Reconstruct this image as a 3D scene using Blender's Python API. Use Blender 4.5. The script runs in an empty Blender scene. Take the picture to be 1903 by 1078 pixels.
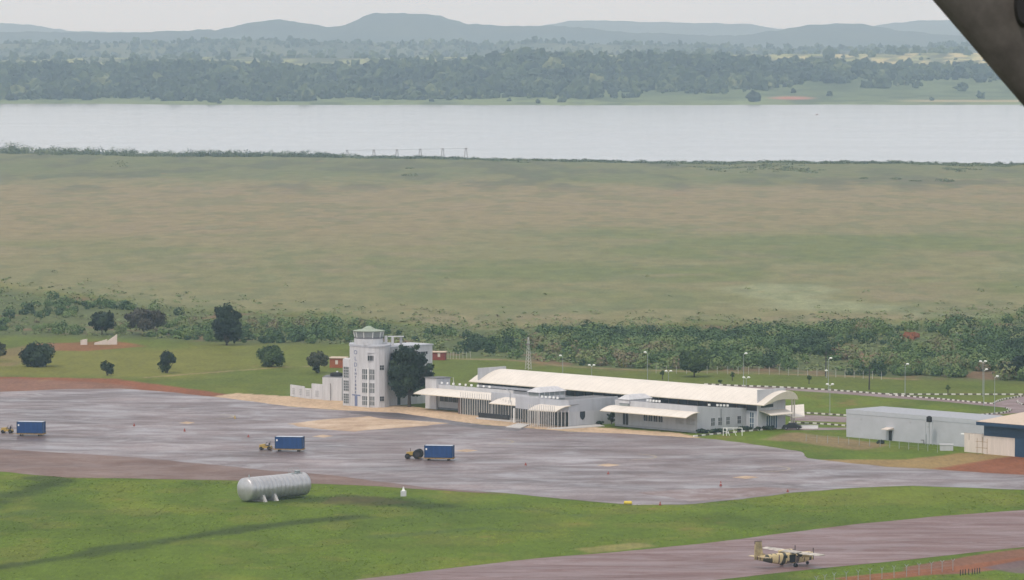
import bpy, math, random
import numpy as np
from mathutils import Vector, Matrix
random.seed(7); rng = np.random.default_rng(7)
R = math.radians; PI = math.pi
sc = bpy.context.scene
col = sc.collection
# ------------------------------------------------------------------ survey of the site
# The camera flies 90 m above a flat airfield; G() turns a sighting of the photograph into a spot on the ground (or on a level z).
FPX, H, HOR, CX = 8500.0, 90.0, 60.0, 951.5
def G(px, py, z=0.0):
    Y = FPX * (H - z) / (py - HOR)
    return Vector(((px - CX) / FPX * Y, Y, z))
TH = R(46.5)                                    # the terminal and the hangars stand turned by this angle
U = Vector((math.cos(TH), -math.sin(TH), 0)); V = Vector((math.sin(TH), math.cos(TH), 0))

# ------------------------------------------------------------------ object helpers
def tag(o, label=None, cat=None, group=None, kind=None):
    if label: o['label'] = label
    if cat: o['category'] = cat
    if group: o['group'] = group
    if kind: o['kind'] = kind
    return o
def empty(name, loc, rz=0.0, label=None, cat=None, group=None):
    o = bpy.data.objects.new(name, None); col.objects.link(o)
    o.location = loc; o.rotation_euler = (0, 0, rz); o.empty_display_size = 0.5
    return tag(o, label, cat, group)
def copy_tree(o, parent=None):
    c = o.copy(); col.objects.link(c); c.parent = parent
    for ch in list(o.children): copy_tree(ch, c)
    return c
class MB:
    """collects shapes, then links them as ONE mesh object"""
    def __init__(s): s.v = []; s.f = []; s.mi = []; s.sm = []
    def add(s, vs, fs, mi=0, smooth=False):
        n = len(s.v); s.v += [tuple(a) for a in vs]
        for f in fs: s.f.append([n + i for i in f]); s.mi.append(mi); s.sm.append(smooth)
        return s
    def box(s, x0, x1, y0, y1, z0, z1, mi=0):
        return s.prism([(x0, y0), (x1, y0), (x1, y1), (x0, y1)], z0, z1, mi)
    def prism(s, pts, z0, z1, mi=0, ztops=None):
        n = len(pts)
        a = sum(pts[i][0] * pts[(i + 1) % n][1] - pts[(i + 1) % n][0] * pts[i][1] for i in range(n))
        pts = list(pts); zt = list(ztops) if ztops else [z1] * n
        if a < 0: pts.reverse(); zt.reverse()
        vs = [(p[0], p[1], z0) for p in pts] + [(p[0], p[1], zt[i]) for i, p in enumerate(pts)]
        fs = [list(range(n))[::-1], list(range(n, 2 * n))] + [[i, (i + 1) % n, n + (i + 1) % n, n + i] for i in range(n)]
        return s.add(vs, fs, mi)
    def obox(s, c, ax, ay, az, mi=0):
        """box about c with half-axis vectors"""
        c, ax, ay, az = map(Vector, (c, ax, ay, az))
        vs = [c + i * ax + j * ay + k * az for k in (-1, 1) for j in (-1, 1) for i in (-1, 1)]
        fs = [[0, 2, 3, 1], [4, 5, 7, 6], [0, 1, 5, 4], [2, 6, 7, 3], [0, 4, 6, 2], [1, 3, 7, 5]]
        if ax.cross(ay).dot(az) < 0: fs = [f[::-1] for f in fs]
        return s.add(vs, fs, mi)
    def tube(s, p, q, r0, r1=None, n=8, mi=0, caps=True):
        p, q = Vector(p), Vector(q); r1 = r0 if r1 is None else r1
        d = (q - p).normalized(); a = d.orthogonal().normalized(); b = d.cross(a)
        vs = []
        for c, r in ((p, r0), (q, r1)):
            vs += [c + r * (math.cos(2 * PI * i / n) * a + math.sin(2 * PI * i / n) * b) for i in range(n)]
        s.add(vs, [[i, (i + 1) % n, n + (i + 1) % n, n + i] for i in range(n)], mi, n > 6)
        if caps: s.add(vs[:n][::-1], [list(range(n))], mi); s.add(vs[n:], [list(range(n))], mi)
        return s
    def loft(s, rings, mi=0, smooth=True, caps=True):
        n = len(rings[0]); vs = [p for r in rings for p in r]; fs = []
        for k in range(len(rings) - 1):
            for i in range(n): fs.append([k * n + i, k * n + (i + 1) % n, (k + 1) * n + (i + 1) % n, (k + 1) * n + i])
        s.add(vs, fs, mi, smooth)
        if caps: s.add(rings[0][::-1], [list(range(n))], mi); s.add(rings[-1], [list(range(n))], mi)
        return s
    def lathe(s, prof, cx=0, cy=0, n=16, mi=0, smooth=True):
        return s.loft([[(cx + r * math.cos(2 * PI * i / n), cy + r * math.sin(2 * PI * i / n), z) for i in range(n)] for r, z in prof], mi, smooth)
    def build(s, name, mats, parent=None, loc=None):
        me = bpy.data.meshes.new(name); me.from_pydata(s.v, [], s.f)
        mats = mats if isinstance(mats, (list, tuple)) else [mats]
        for m in mats: me.materials.append(m)
        me.polygons.foreach_set('material_index', s.mi); me.polygons.foreach_set('use_smooth', s.sm); me.update()
        o = bpy.data.objects.new(name, me); col.objects.link(o)
        if parent: o.parent = parent
        if loc is not None: o.location = loc
        return o
def np_mesh(name, v, quads, mat, parent=None, tint=None, colr=None, smooth=False, tris=False):
    k = 3 if tris else 4
    me = bpy.data.meshes.new(name); nv, nf = len(v), len(quads)
    me.vertices.add(nv); me.vertices.foreach_set('co', np.ascontiguousarray(v, np.float32).ravel())
    me.loops.add(nf * k); me.loops.foreach_set('vertex_index', np.ascontiguousarray(quads, np.int32).ravel())
    me.polygons.add(nf); me.polygons.foreach_set('loop_start', np.arange(0, nf * k, k, dtype=np.int32))
    me.polygons.foreach_set('use_smooth', np.full(nf, smooth))
    me.materials.append(mat)
    if tint is not None:
        a = me.attributes.new('tint', 'FLOAT', 'POINT'); a.data.foreach_set('value', np.ascontiguousarray(tint, np.float32))
    if colr is not None:
        a = me.attributes.new('albedo', 'FLOAT_COLOR', 'POINT'); c4 = np.ones((nv, 4), np.float32); c4[:, :3] = colr
        a.data.foreach_set('color', c4.ravel())
    me.update(calc_edges=True); me.validate()
    o = bpy.data.objects.new(name, me); col.objects.link(o)
    if parent: o.parent = parent
    return o
# value noise -------------------------------------------------------
_T = rng.random((256, 256))
def vnoise(x, y):
    xi = np.floor(x).astype(int); yi = np.floor(y).astype(int); fx = x - xi; fy = y - yi
    fx = fx * fx * (3 - 2 * fx); fy = fy * fy * (3 - 2 * fy)
    g = lambda a, b: _T[a & 255, b & 255]
    return (g(xi, yi) * (1 - fx) + g(xi + 1, yi) * fx) * (1 - fy) + (g(xi, yi + 1) * (1 - fx) + g(xi + 1, yi + 1) * fx) * fy
def fbm(x, y, sx, sy=None, o=4):
    sy = sy or sx; t = 0; a = .5; n = 0
    for k in range(o):
        t = t + a * vnoise(x / sx * 2 ** k + 17.3 * k, y / sy * 2 ** k + 9.1 * k); n += a; a *= .5
    return t / n
def sstep(a, b, x):
    t = np.clip((x - a) / (b - a), 0, 1); return t * t * (3 - 2 * t)

# ------------------------------------------------------------------ materials
def newmat(name):
    m = bpy.data.materials.new(name); m.use_nodes = True
    nt = m.node_tree; return m, nt, nt.nodes['Principled BSDF']
def plain(name, c, rough=.6, spec=.3, metal=0.0, var=.12, scale=1.5, bump=0.0, streak=False):
    """paint, plaster or metal with a little weathering of its own"""
    m, nt, b = newmat(name); N = nt.nodes; L = nt.links
    tc = N.new('ShaderNodeTexCoord'); mp = N.new('ShaderNodeMapping'); nz = N.new('ShaderNodeTexNoise')
    nz.inputs['Scale'].default_value = scale; nz.inputs['Detail'].default_value = 6; nz.inputs['Roughness'].default_value = .65
    if streak: mp.inputs['Scale'].default_value = (1.6, 1.6, .18)
    L.new(tc.outputs['Object'], mp.inputs['Vector']); L.new(mp.outputs['Vector'], nz.inputs['Vector'])
    rp = N.new('ShaderNodeValToRGB'); e = rp.color_ramp.elements
    e[0].position = .3; e[1].position = .72
    e[0].color = (*[x * (1 - var * 1.6) for x in c], 1); e[1].color = (*[min(.9, x * (1 + var * .5)) for x in c], 1)
    L.new(nz.outputs['Fac'], rp.inputs['Fac']); L.new(rp.outputs['Color'], b.inputs['Base Color'])
    b.inputs['Roughness'].default_value = rough; b.inputs['Specular IOR Level'].default_value = spec; b.inputs['Metallic'].default_value = metal
    if bump:
        bp = N.new('ShaderNodeBump'); bp.inputs['Strength'].default_value = bump; bp.inputs['Distance'].default_value = .05
        L.new(nz.outputs['Fac'], bp.inputs['Height']); L.new(bp.outputs['Normal'], b.inputs['Normal'])
    return m
def leafmat(name, stops, rough=.75):
    """leaf colours picked leaf by leaf"""
    m, nt, b = newmat(name); N = nt.nodes; L = nt.links
    at = N.new('ShaderNodeAttribute'); at.attribute_name = 'tint'
    rp = N.new('ShaderNodeValToRGB'); cr = rp.color_ramp
    for i, (p, c) in enumerate(stops):
        e = cr.elements[i] if i < 2 else cr.elements.new(p)
        e.position = p; e.color = (*c, 1)
    L.new(at.outputs['Fac'], rp.inputs['Fac']); L.new(rp.outputs['Color'], b.inputs['Base Color'])
    b.inputs['Roughness'].default_value = rough; b.inputs['Specular IOR Level'].default_value = .15
    return m
def groundmat(name, fine=3.0, coarse=.15, amp=.35, bump=.4):
    m, nt, b = newmat(name); N = nt.nodes; L = nt.links
    at = N.new('ShaderNodeAttribute'); at.attribute_name = 'albedo'
    tc = N.new('ShaderNodeTexCoord')
    n1 = N.new('ShaderNodeTexNoise'); n1.inputs['Scale'].default_value = fine; n1.inputs['Detail'].default_value = 5; n1.inputs['Roughness'].default_value = .7
    n2 = N.new('ShaderNodeTexNoise'); n2.inputs['Scale'].default_value = coarse; n2.inputs['Detail'].default_value = 8; n2.inputs['Roughness'].default_value = .62
    mp = N.new('ShaderNodeMapping'); mp.inputs['Scale'].default_value = (1, .22, 1); L.new(tc.outputs['Object'], mp.inputs['Vector'])
    m2 = N.new('ShaderNodeMapping'); m2.inputs['Scale'].default_value = (1, .4, 1); L.new(tc.outputs['Object'], m2.inputs['Vector'])
    L.new(mp.outputs[0], n1.inputs['Vector']); L.new(m2.outputs[0], n2.inputs['Vector'])
    ma = N.new('ShaderNodeMath'); ma.operation = 'ADD'; L.new(n1.outputs['Fac'], ma.inputs[0]); L.new(n2.outputs['Fac'], ma.inputs[1])
    mr = N.new('ShaderNodeMapRange'); mr.inputs['From Min'].default_value = .7; mr.inputs['From Max'].default_value = 1.3
    mr.inputs['To Min'].default_value = 1 - amp; mr.inputs['To Max'].default_value = 1 + amp
    L.new(ma.outputs[0], mr.inputs['Value'])
    mx = N.new('ShaderNodeVectorMath'); mx.operation = 'SCALE'; L.new(at.outputs['Color'], mx.inputs[0]); L.new(mr.outputs[0], mx.inputs['Scale'])
    L.new(mx.outputs[0], b.inputs['Base Color'])
    bp = N.new('ShaderNodeBump'); bp.inputs['Strength'].default_value = bump; bp.inputs['Distance'].default_value = .25
    L.new(n1.outputs['Fac'], bp.inputs['Height']); L.new(bp.outputs['Normal'], b.inputs['Normal'])
    b.inputs['Roughness'].default_value = .9; b.inputs['Specular IOR Level'].default_value = .05
    return m
def pavemat(name, stops, scale, wet, stretch=(1, 1, 1), spec=.5, rmin=.2, rmax=.7, rot=0.0, scale2=1.3):
    """worn asphalt with damp patches: colour from one noise, gloss from another"""
    m, nt, b = newmat(name); N = nt.nodes; L = nt.links
    tc = N.new('ShaderNodeTexCoord'); mp = N.new('ShaderNodeMapping'); mp.inputs['Scale'].default_value = stretch; mp.inputs['Rotation'].default_value = (0, 0, rot)
    L.new(tc.outputs['Object'], mp.inputs['Vector'])
    n1 = N.new('ShaderNodeTexNoise'); n1.inputs['Scale'].default_value = scale; n1.inputs['Detail'].default_value = 9; n1.inputs['Roughness'].default_value = .66
    n2 = N.new('ShaderNodeTexNoise'); n2.inputs['Scale'].default_value = scale * 1.7; n2.inputs['Detail'].default_value = 8; n2.inputs['Roughness'].default_value = .7; n2.inputs['Distortion'].default_value = .6
    n3 = N.new('ShaderNodeTexNoise'); n3.inputs['Scale'].default_value = scale2; n3.inputs['Detail'].default_value = 5
    L.new(mp.outputs[0], n1.inputs['Vector']); L.new(mp.outputs[0], n2.inputs['Vector']); L.new(tc.outputs['Object'], n3.inputs['Vector'])
    ma = N.new('ShaderNodeMath'); ma.operation = 'MULTIPLY_ADD'; ma.inputs[1].default_value = .3; L.new(n3.outputs['Fac'], ma.inputs[0])
    sb = N.new('ShaderNodeMath'); sb.operation = 'ADD'; sb.inputs[1].default_value = -.15; L.new(n1.outputs['Fac'], sb.inputs[0]); L.new(sb.outputs[0], ma.inputs[2])
    rp = N.new('ShaderNodeValToRGB'); cr = rp.color_ramp
    for i, (p, c) in enumerate(stops):
        e = cr.elements[i] if i < 2 else cr.elements.new(p)
        e.position = p; e.color = (*c, 1)
    L.new(ma.outputs[0], rp.inputs['Fac']); L.new(rp.outputs['Color'], b.inputs['Base Color'])
    mr = N.new('ShaderNodeMapRange'); mr.inputs['From Min'].default_value = wet - .12; mr.inputs['From Max'].default_value = wet + .12
    mr.inputs['To Min'].default_value = rmin; mr.inputs['To Max'].default_value = rmax
    L.new(n2.outputs['Fac'], mr.inputs['Value']); L.new(mr.outputs[0], b.inputs['Roughness'])
    b.inputs['Specular IOR Level'].default_value = spec
    return m
def seamed(name, c, pitch=.9):
    m = plain(name, c, .55, .3, var=.07, scale=.3); nt = m.node_tree; N = nt.nodes; L = nt.links; b = N['Principled BSDF']
    src = b.inputs['Base Color'].links[0].from_socket; tc = N.new('ShaderNodeTexCoord'); wv = N.new('ShaderNodeTexWave'); wv.bands_direction = 'X'; wv.inputs['Scale'].default_value = .314 / pitch; wv.inputs['Distortion'].default_value = .15
    L.new(tc.outputs['Object'], wv.inputs['Vector']); mr = N.new('ShaderNodeMapRange'); mr.inputs['From Min'].default_value = .0; mr.inputs['From Max'].default_value = .12; mr.inputs['To Min'].default_value = .92; mr.inputs['To Max'].default_value = 1
    L.new(wv.outputs['Fac'], mr.inputs['Value']); sc_ = N.new('ShaderNodeVectorMath'); sc_.operation = 'SCALE'; L.new(src, sc_.inputs[0]); L.new(mr.outputs[0], sc_.inputs['Scale']); L.new(sc_.outputs[0], b.inputs['Base Color']); return m
M = dict(
    white=plain('white_paint', (.57, .565, .58), .7, .2, streak=True, var=.14, scale=.8),
    greyw=plain('grey_paint', (.455, .465, .50), .7, .2, streak=True, var=.09, scale=.6),
    wall=plain('pale_plaster', (.50, .50, .515), .75, .2, streak=True, var=.09, scale=.7),
    recess=plain('grey_plaster', (.40, .40, .41), .8, .2, var=.12),
    cream=plain('cream_plaster', (.66, .58, .52), .75, .2, streak=True, var=.10, scale=.8),
    roof=seamed('cream_roof_sheet', (.70, .64, .57), 1.8),
    fascia=plain('cream_fascia', (.62, .56, .44), .6, .2, var=.06),
    tanroof=plain('tan_roof_sheet', (.56, .44, .34), .6, .2, var=.08),
    slab=plain('dark_roof_felt', (.20, .20, .21), .9, .1, var=.2),
    greenroof=plain('pale_green_roof', (.31, .36, .28), .6, .3, var=.15),
    glass=plain('dark_glass', (.035, .042, .05), .15, .5, var=.3),
    glassb=plain('bluish_glass', (.12, .17, .23), .2, .5, var=.3),
    gglass=plain('greenish_glass', (.105, .12, .12), .25, .5, var=.25),
    paleglass=plain('pale_glass', (.26, .28, .275), .3, .4, var=.15),
    dark=plain('near_black_paint', (.025, .025, .028), .7, .2),  # near-black colour of the roof tank, parked car and aircraft door
    black=plain('black_rubber', (.02, .02, .022), .8, .2),
    blue=plain('blue_paint', (.018, .066, .21), .5, .3, var=.18, streak=True),
    navy=plain('navy_paint', (.016, .048, .105), .5, .3, var=.15),
    letter=plain('faded_blue_letters', (.045, .075, .20), .7, .2),
    letterf=plain('washed_out_letters', (.17, .20, .32), .7, .2),
    yellow=plain('yellow_paint', (.46, .31, .08), .5, .3, var=.15),
    rust=plain('rusty_yellow_steel', (.36, .22, .08), .8, .2, var=.4, scale=3),
    orange=plain('orange_brick', (.36, .115, .055), .85, .1, var=.2),
    red=plain('red_brick', (.26, .065, .05), .85, .1, var=.2),
    cone=plain('red_cone', (.30, .075, .06), .6, .3),
    steel=plain('galvanised_steel', (.36, .39, .40), .5, .4, .3),
    lampw=plain('white_lamp_shell', (.82, .82, .80), .4, .4, var=.03),
    darkpole=plain('dark_weathered_timber', (.06, .05, .05), .9, .1),
    silver=plain('silver_tank_paint', (.50, .49, .50), .38, .4, .55, var=.12, scale=.8),
    concrete=plain('concrete', (.52, .50, .48), .85, .1, var=.15, scale=2),
    kerbw=plain('white_kerb_paint', (.72, .69, .66), .8, .1, var=.1), kerbd=plain('dark_kerb_paint', (.12, .10, .075), .8, .1),
    bark=plain('bark', (.085, .07, .06), .9, .1, var=.3, scale=4),
    line=plain('worn_yellow_line', (.40, .34, .25), .7, .2, var=.3, scale=2),
    pole=plain('pale_steel_pole', (.58, .56, .54), .6, .3),
    brownp=plain('brown_panel', (.16, .12, .11), .8, .2),
    strut=plain('dirty_grey_strut', (.13, .115, .105), .85, .1, var=.35, scale=14),
    strutd=plain('strut_hole_shade', (.012, .011, .011), .6, .3),
)

# ------------------------------------------------------------------ ground: one sheet from below the frame to the lake shore
def poly_dist(px, py, pts):
    """distance in pixels of the sighting plane is never used: pts are ground points, distances are metres"""
    d = np.full(px.shape, 1e9)
    for (ax, ay), (bx, by) in zip(pts[:-1], pts[1:]):
        vx, vy = bx - ax, by - ay; t = np.clip(((px - ax) * vx + (py - ay) * vy) / (vx * vx + vy * vy), 0, 1)
        d = np.minimum(d, np.hypot(px - ax - t * vx, py - ay - t * vy))
    return d
def inside(px, py, pts):
    r = np.zeros(px.shape, bool); n = len(pts)
    for i in range(n):
        ax, ay = pts[i]; bx, by = pts[(i + 1) % n]
        c = (ay > py) != (by > py); r ^= c & (px < (bx - ax) * (py - ay) / (by - ay + 1e-12) + ax)
    return r
def gp(*pp): return [tuple(G(a, b)[:2]) for a, b in pp]
def soft(px, py, pts, w):
    """1 inside a patch, fading over w metres outside"""
    d = poly_dist(px, py, pts + pts[:1]); return np.where(inside(px, py, pts), 1.0, np.clip(1 - d / w, 0, 1))
NS, NR = 520, 640
s = np.linspace(-.205, .205, NS); t = np.linspace(0, 1, NR)
shpx = np.interp(s * FPX + CX, [-400, 0, 300, 600, 700, 950, 1300, 1903, 2300], [283, 284, 288, 290, 294, 297.5, 302, 306, 309])
shore = FPX * H / (shpx - HOR)
shore = shore + (fbm(s * 3000, s * 0 + 3.3, 60, o=5) - .5) * 90
Y0 = 690.0
tt = t[:, None]; Yg = 1 / (1 / Y0 + (1 / shore[None, :] - 1 / Y0) * tt) * .75 + (Y0 + (shore[None, :] - Y0) * tt ** 1.6) * .25
Xg = s[None, :] * Yg
ipy = HOR + FPX * H / Yg; ipx = CX + FPX * Xg / Yg
n_big = fbm(Xg, Yg, 60, 90); n_mid = fbm(Xg + 300, Yg, 14, 22); n_fine = fbm(Xg + 77, Yg + 50, 4, 6, 3)
n_wide = fbm(Xg + 900, Yg + 100, 240, 260)
def C(*c): return np.array(c, float)
def lay(base, c, w): return base * (1 - w[..., None]) + np.asarray(c) * w[..., None]
A = np.zeros(Xg.shape + (3,))
g1, g2, g3 = C(.092, .136, .016), C(.124, .156, .020), C(.060, .096, .015)
A[:] = g1
A = lay(A, g2, sstep(.48, .66, n_mid * .5 + n_big * .5)); A = lay(A, g3, sstep(.53, .68, fbm(Xg + 40, Yg + 600, 25, 40)) * .5)
A = lay(A, C(.135, .145, .03), sstep(.55, .7, fbm(Xg - 140, Yg, 9, 13)) * .5)
# the field behind the buildings is a duller, yellower green
back = sstep(770, 700, ipy)
A = lay(A, C(.100, .120, .024), back * (.5 + .5 * n_mid)); A = lay(A, C(.150, .148, .032), back * sstep(700, 300, ipx) * sstep(.4, .62, n_big) * .9)
# marsh beyond the scrub
scr_top = np.interp(ipx, [-300, 0, 100, 200, 350, 560, 640, 720, 800, 900, 1000, 1080, 1200, 1300, 1400, 1550, 1600, 1700, 1903, 2300], [530, 535, 548, 560, 575, 590, 592, 600, 610, 612, 612, 607, 610, 605, 608, 608, 603, 605, 590, 580])
scr_bot = np.interp(ipx, [-300, 0, 150, 300, 450, 560, 640, 800, 870, 950, 1050, 1150, 1300, 1450, 1600, 1750, 1903, 2300], [622, 625, 627, 632, 640, 640, 640, 655, 665, 668, 680, 688, 690, 693, 702, 705, 712, 718])
msh = sstep(6, -14, ipy - scr_top + (n_mid - .5) * 24)
mA = np.zeros_like(A); mA[:] = C(.205, .195, .095)
tan = sstep(475, 385, ipy + (n_wide - .5) * 90 + (ipx - 950) * .03) * sstep(325, 352, ipy)
mA = lay(mA, C(.262, .205, .118), tan * (.62 + .2 * n_mid))
mA = lay(mA, C(.150, .172, .066), sstep(.50, .64, n_wide * .6 + n_big * .4) * (1 - tan) * .8)
mA = lay(mA, C(.275, .29, .165), sstep(.52, .66, fbm(Xg + 500, Yg, 50, 120)) * sstep(1000, 1400, ipx) * sstep(480, 520, ipy) * .75)
mA = lay(mA, C(.25, .20, .125), sstep(.56, .70, fbm(Xg - 500, Yg + 70, 45, 60)) * .45)
mA = lay(mA, C(.13, .165, .075), sstep(.54, .68, fbm(Xg + 33, Yg - 40, 30, 70)) * sstep(540, 600, ipy) * .6)
shr = sstep(352, 318, ipy + (fbm(Xg, Yg, 40, 160) - .5) * 46)
mA = lay(mA, C(.150, .160, .080), shr * .8)
mA = lay(mA, C(.095, .10, .068), sstep(.50, .66, fbm(Xg + 210, Yg, 22, 110)) * sstep(372, 338, ipy) * .6)
mA = lay(mA, C(.12, .15, .07), sstep(.56, .6, fbm(Xg + 810, Yg + 5, 12, 40)) * .35)
A = lay(A, mA * .88, msh)
# ground under the scrub
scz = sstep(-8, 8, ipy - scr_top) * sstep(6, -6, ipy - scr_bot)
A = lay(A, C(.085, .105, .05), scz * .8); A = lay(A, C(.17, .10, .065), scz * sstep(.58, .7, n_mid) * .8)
# bare earth, paths and wheel tracks (each at its own place)
def earth(c, pts, w, amount=1.0, rough=.9):
    global A
    k = np.clip(soft(Xg, Yg, gp(*pts), w) + (n_mid - .5) * rough + (n_fine - .5) * .5 * rough, 0, 1) * amount
    A = lay(A, c, sstep(.25, .75, k) * min(1, amount))
def track(c, pts, w, amount=.8):
    global A
    d = poly_dist(Xg, Yg, gp(*pts)); A = lay(A, c, sstep(1.1, .15, d / w + (n_fine - .5) * 1.1 + (n_mid - .5) * 1.2) * amount)
RED, TAN_, DUST = C(.215, .085, .045), C(.46, .335, .225), C(.20, .115, .085)
earth(RED, [(-200, 698), (0, 702), (200, 706), (330, 722), (430, 739), (540, 752), (440, 750), (200, 735), (-200, 735)], 4)
earth(DUST, [(-200, 706), (0, 706), (150, 712), (240, 722), (100, 732), (-200, 735)], 6, .8)
earth(TAN_, [(400, 737), (440, 732), (540, 738), (640, 745), (760, 756), (800, 762), (900, 772), (1000, 783), (1100, 795), (1260, 806), (1300, 815), (1100, 806), (900, 790), (700, 768), (560, 758), (430, 745)], 1.2, 1, .25)
earth(C(.25, .175, .075), [(1500, 858), (1700, 858), (1800, 846), (1903, 850), (2100, 862), (2100, 888), (1903, 884), (1660, 871), (1500, 856)], 5)
earth(RED, [(1760, 872), (1830, 862), (1903, 852), (2100, 856), (2100, 888), (1903, 886), (1780, 876)], 5, 1, .6)
earth(C(.22, .15, .085), [(1480, 806), (1560, 818), (1640, 828), (1600, 836), (1500, 822), (1440, 818)], 5, .8)
track(C(.30, .20, .13), [(820, 667), (950, 669), (1050, 681), (1180, 688), (1330, 692), (1560, 699), (1700, 706)], 2.4, .6)
track(C(.30, .21, .13), [(270, 702), (400, 692), (520, 683), (610, 680)], 1.3, .7)
earth(RED, [(80, 640), (210, 634), (260, 644), (150, 652), (90, 650)], 5, .8)
earth(DUST, [(0, 655), (60, 640), (100, 640), (60, 670), (0, 680)], 6, .6)
for pts, w in (([(-60, 945), (40, 915), (100, 897), (60, 890)], 6.0), ([(-100, 1070), (90, 1043), (250, 1015), (420, 990), (560, 972), (660, 962)], 4.5), ([(560, 932), (640, 928), (720, 936), (830, 943)], 8)):
    track(C(.034, .050, .016), pts, w, .72)
earth(C(.09, .055, .035), [(620, 925), (700, 925), (760, 935), (690, 942), (600, 938)], 3, .6)
for pts in ([(0, 962), (60, 952)], [(830, 952), (960, 945), (1080, 960)], [(700, 1000), (900, 985), (1000, 990)]): track(C(.065, .10, .03), pts, 3, .6)
earth(C(.24, .20, .08), [(1080, 1023), (1180, 1013), (1210, 1018), (1100, 1030)], 3, .7)
# lower right: red verge beside the taxiway, a service road
earth(C(.19, .095, .062), [(1700, 1058), (1750, 1048), (1903, 1024), (2150, 1000), (2150, 1040), (1903, 1056), (1780, 1068), (1700, 1072)], 2.2, 1, .7)
earth(RED, [(1560, 1078), (1640, 1070), (1760, 1060), (1903, 1040), (2100, 1026), (2100, 1036), (1903, 1052), (1700, 1074), (1600, 1084)], 1.5, .9, .6)
earth(C(.13, .095, .095), [(1840, 1058), (1903, 1046), (2100, 1040), (2100, 1066), (1903, 1068)], 2, .9, .4)
Zg = (n_fine - .5) * .10 * sstep(760, 700, ipy) + (n_mid - .5) * .5 * msh
Zg = Zg + shr * msh * .5
Zg[ipy > 690] = 0; Zg -= .02
idx = np.arange(NS * NR).reshape(NR, NS)
quads = np.stack([idx[:-1, :-1], idx[:-1, 1:], idx[1:, 1:], idx[1:, :-1]], -1).reshape(-1, 4)
verts = np.stack([Xg, Yg, Zg], -1).reshape(-1, 3)
M['ground'] = groundmat('grass_and_marsh', 1.1, .12, .28)
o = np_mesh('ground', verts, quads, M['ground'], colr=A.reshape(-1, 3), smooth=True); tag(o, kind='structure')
# base sheet under everything, out to the horizon
b = MB(); b.add([(-6000, -1200, -3), (6000, -1200, -3), (6000, 23000, -3), (-6000, 23000, -3)], [[0, 1, 2, 3]])
M['bed'] = plain('low_ground', (.12, .14, .07), .95, .05, var=.3, scale=.01)
tag(b.build('lower_ground', M['bed']), kind='structure')
# lake
def watermat():
    m, nt, b = newmat('lake_water'); N = nt.nodes; L = nt.links
    b.inputs['Base Color'].default_value = (.20, .20, .19, 1); b.inputs['IOR'].default_value = 1.33; b.inputs['Specular IOR Level'].default_value = 1.0
    tc = N.new('ShaderNodeTexCoord'); mp = N.new('ShaderNodeMapping'); mp.inputs['Scale'].default_value = (.35, 1, 1); L.new(tc.outputs['Object'], mp.inputs['Vector'])
    n1 = N.new('ShaderNodeTexNoise'); n1.inputs['Scale'].default_value = .006; n1.inputs['Detail'].default_value = 6
    L.new(mp.outputs[0], n1.inputs['Vector'])
    mr = N.new('ShaderNodeMapRange'); mr.inputs['From Min'].default_value = .35; mr.inputs['From Max'].default_value = .65; mr.inputs['To Min'].default_value = .155; mr.inputs['To Max'].default_value = .205
    L.new(n1.outputs['Fac'], mr.inputs['Value']); L.new(mr.outputs[0], b.inputs['Roughness'])
    return m
M['water'] = watermat()
b = MB(); b.add([(-5800, 2300, -.7), (5800, 2300, -.7), (5800, 6400, -.7), (-5800, 6400, -.7)], [[0, 1, 2, 3]])
tag(b.build('lake', M['water']), kind='structure')

def tufts(name, n, y0, y1, r0, r1, hh, per, keepf, jitter=.22):
    py = y0 + (y1 - y0) * rng.random(n); px = rng.random(n) * 2080 - 90; Y = FPX * H / (py - HOR); sx_ = (px - CX) / FPX; X = sx_ * Y
    ci = np.clip(((sx_ - s[0]) / (s[1] - s[0])).round().astype(int), 0, NS - 1)
    ri = np.array([np.searchsorted(Yg[:, c], y) for c, y in zip(ci, Y)]).clip(0, NR - 1)
    alb = A[ri, ci]; k = keepf(px, py, X, Y, alb); X, Y, alb = X[k], Y[k], alb[k]; n = len(X)
    rr = (r0 + (r1 - r0) * rng.random(n)) * Y / 1000; m = n * per; w = np.repeat(np.arange(n), per)
    a = rng.random(m) * 2 * PI; off = np.stack([np.cos(a), np.sin(a), 0 * a], -1); c0 = np.stack([X, Y, 0 * X], -1)[w] + off * (rr[w] * rng.random(m))[:, None]
    tang = np.stack([-np.sin(a), np.cos(a), 0 * a], -1) * (rr[w] * .45)[:, None]; tip = off * (rr[w] * .9)[:, None] + np.stack([0 * a, 0 * a, rr[w] * hh * (.6 + .8 * rng.random(m))], -1)
    v = np.stack([c0 - tang, c0 + tang, c0 + tip + tang * .6, c0 + tip - tang * .6], 1).reshape(-1, 3); v[:, 2] -= .03
    cc = 1.5 * alb[w] * (1 + rng.normal(0, jitter, n)[w] + rng.normal(0, .06, m))[:, None]  # tuft colour raised to make up for weaker light on upright blades
    tag(np_mesh(name, v, np.arange(m * 4).reshape(-1, 4), M['ground'], colr=np.repeat(np.clip(cc, .01, .6), 4, 0)), kind='stuff')
green = lambda alb: (alb[:, 1] > alb[:, 0] * 1.12)
AP = gp((-300, 725), (200, 715), (400, 735), (545, 752), (640, 756), (800, 748), (900, 700), (1300, 728), (1470, 740), (1500, 800), (1330, 816), (1492, 839), (1650, 867), (2200, 892), (2200, 930), (1903, 914), (1480, 920), (1270, 942), (1060, 934), (940, 924), (430, 898), (-300, 872))
TX = gp((540, 1096), (700, 1074), (1000, 1039), (1300, 1012), (1600, 974), (2200, 920), (2200, 990), (1903, 1026), (1560, 1058), (1300, 1090))
def off_paving(px, py, X, Y, alb): return green(alb) & ~inside(X, Y, AP) & ~inside(X, Y, TX)
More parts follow.
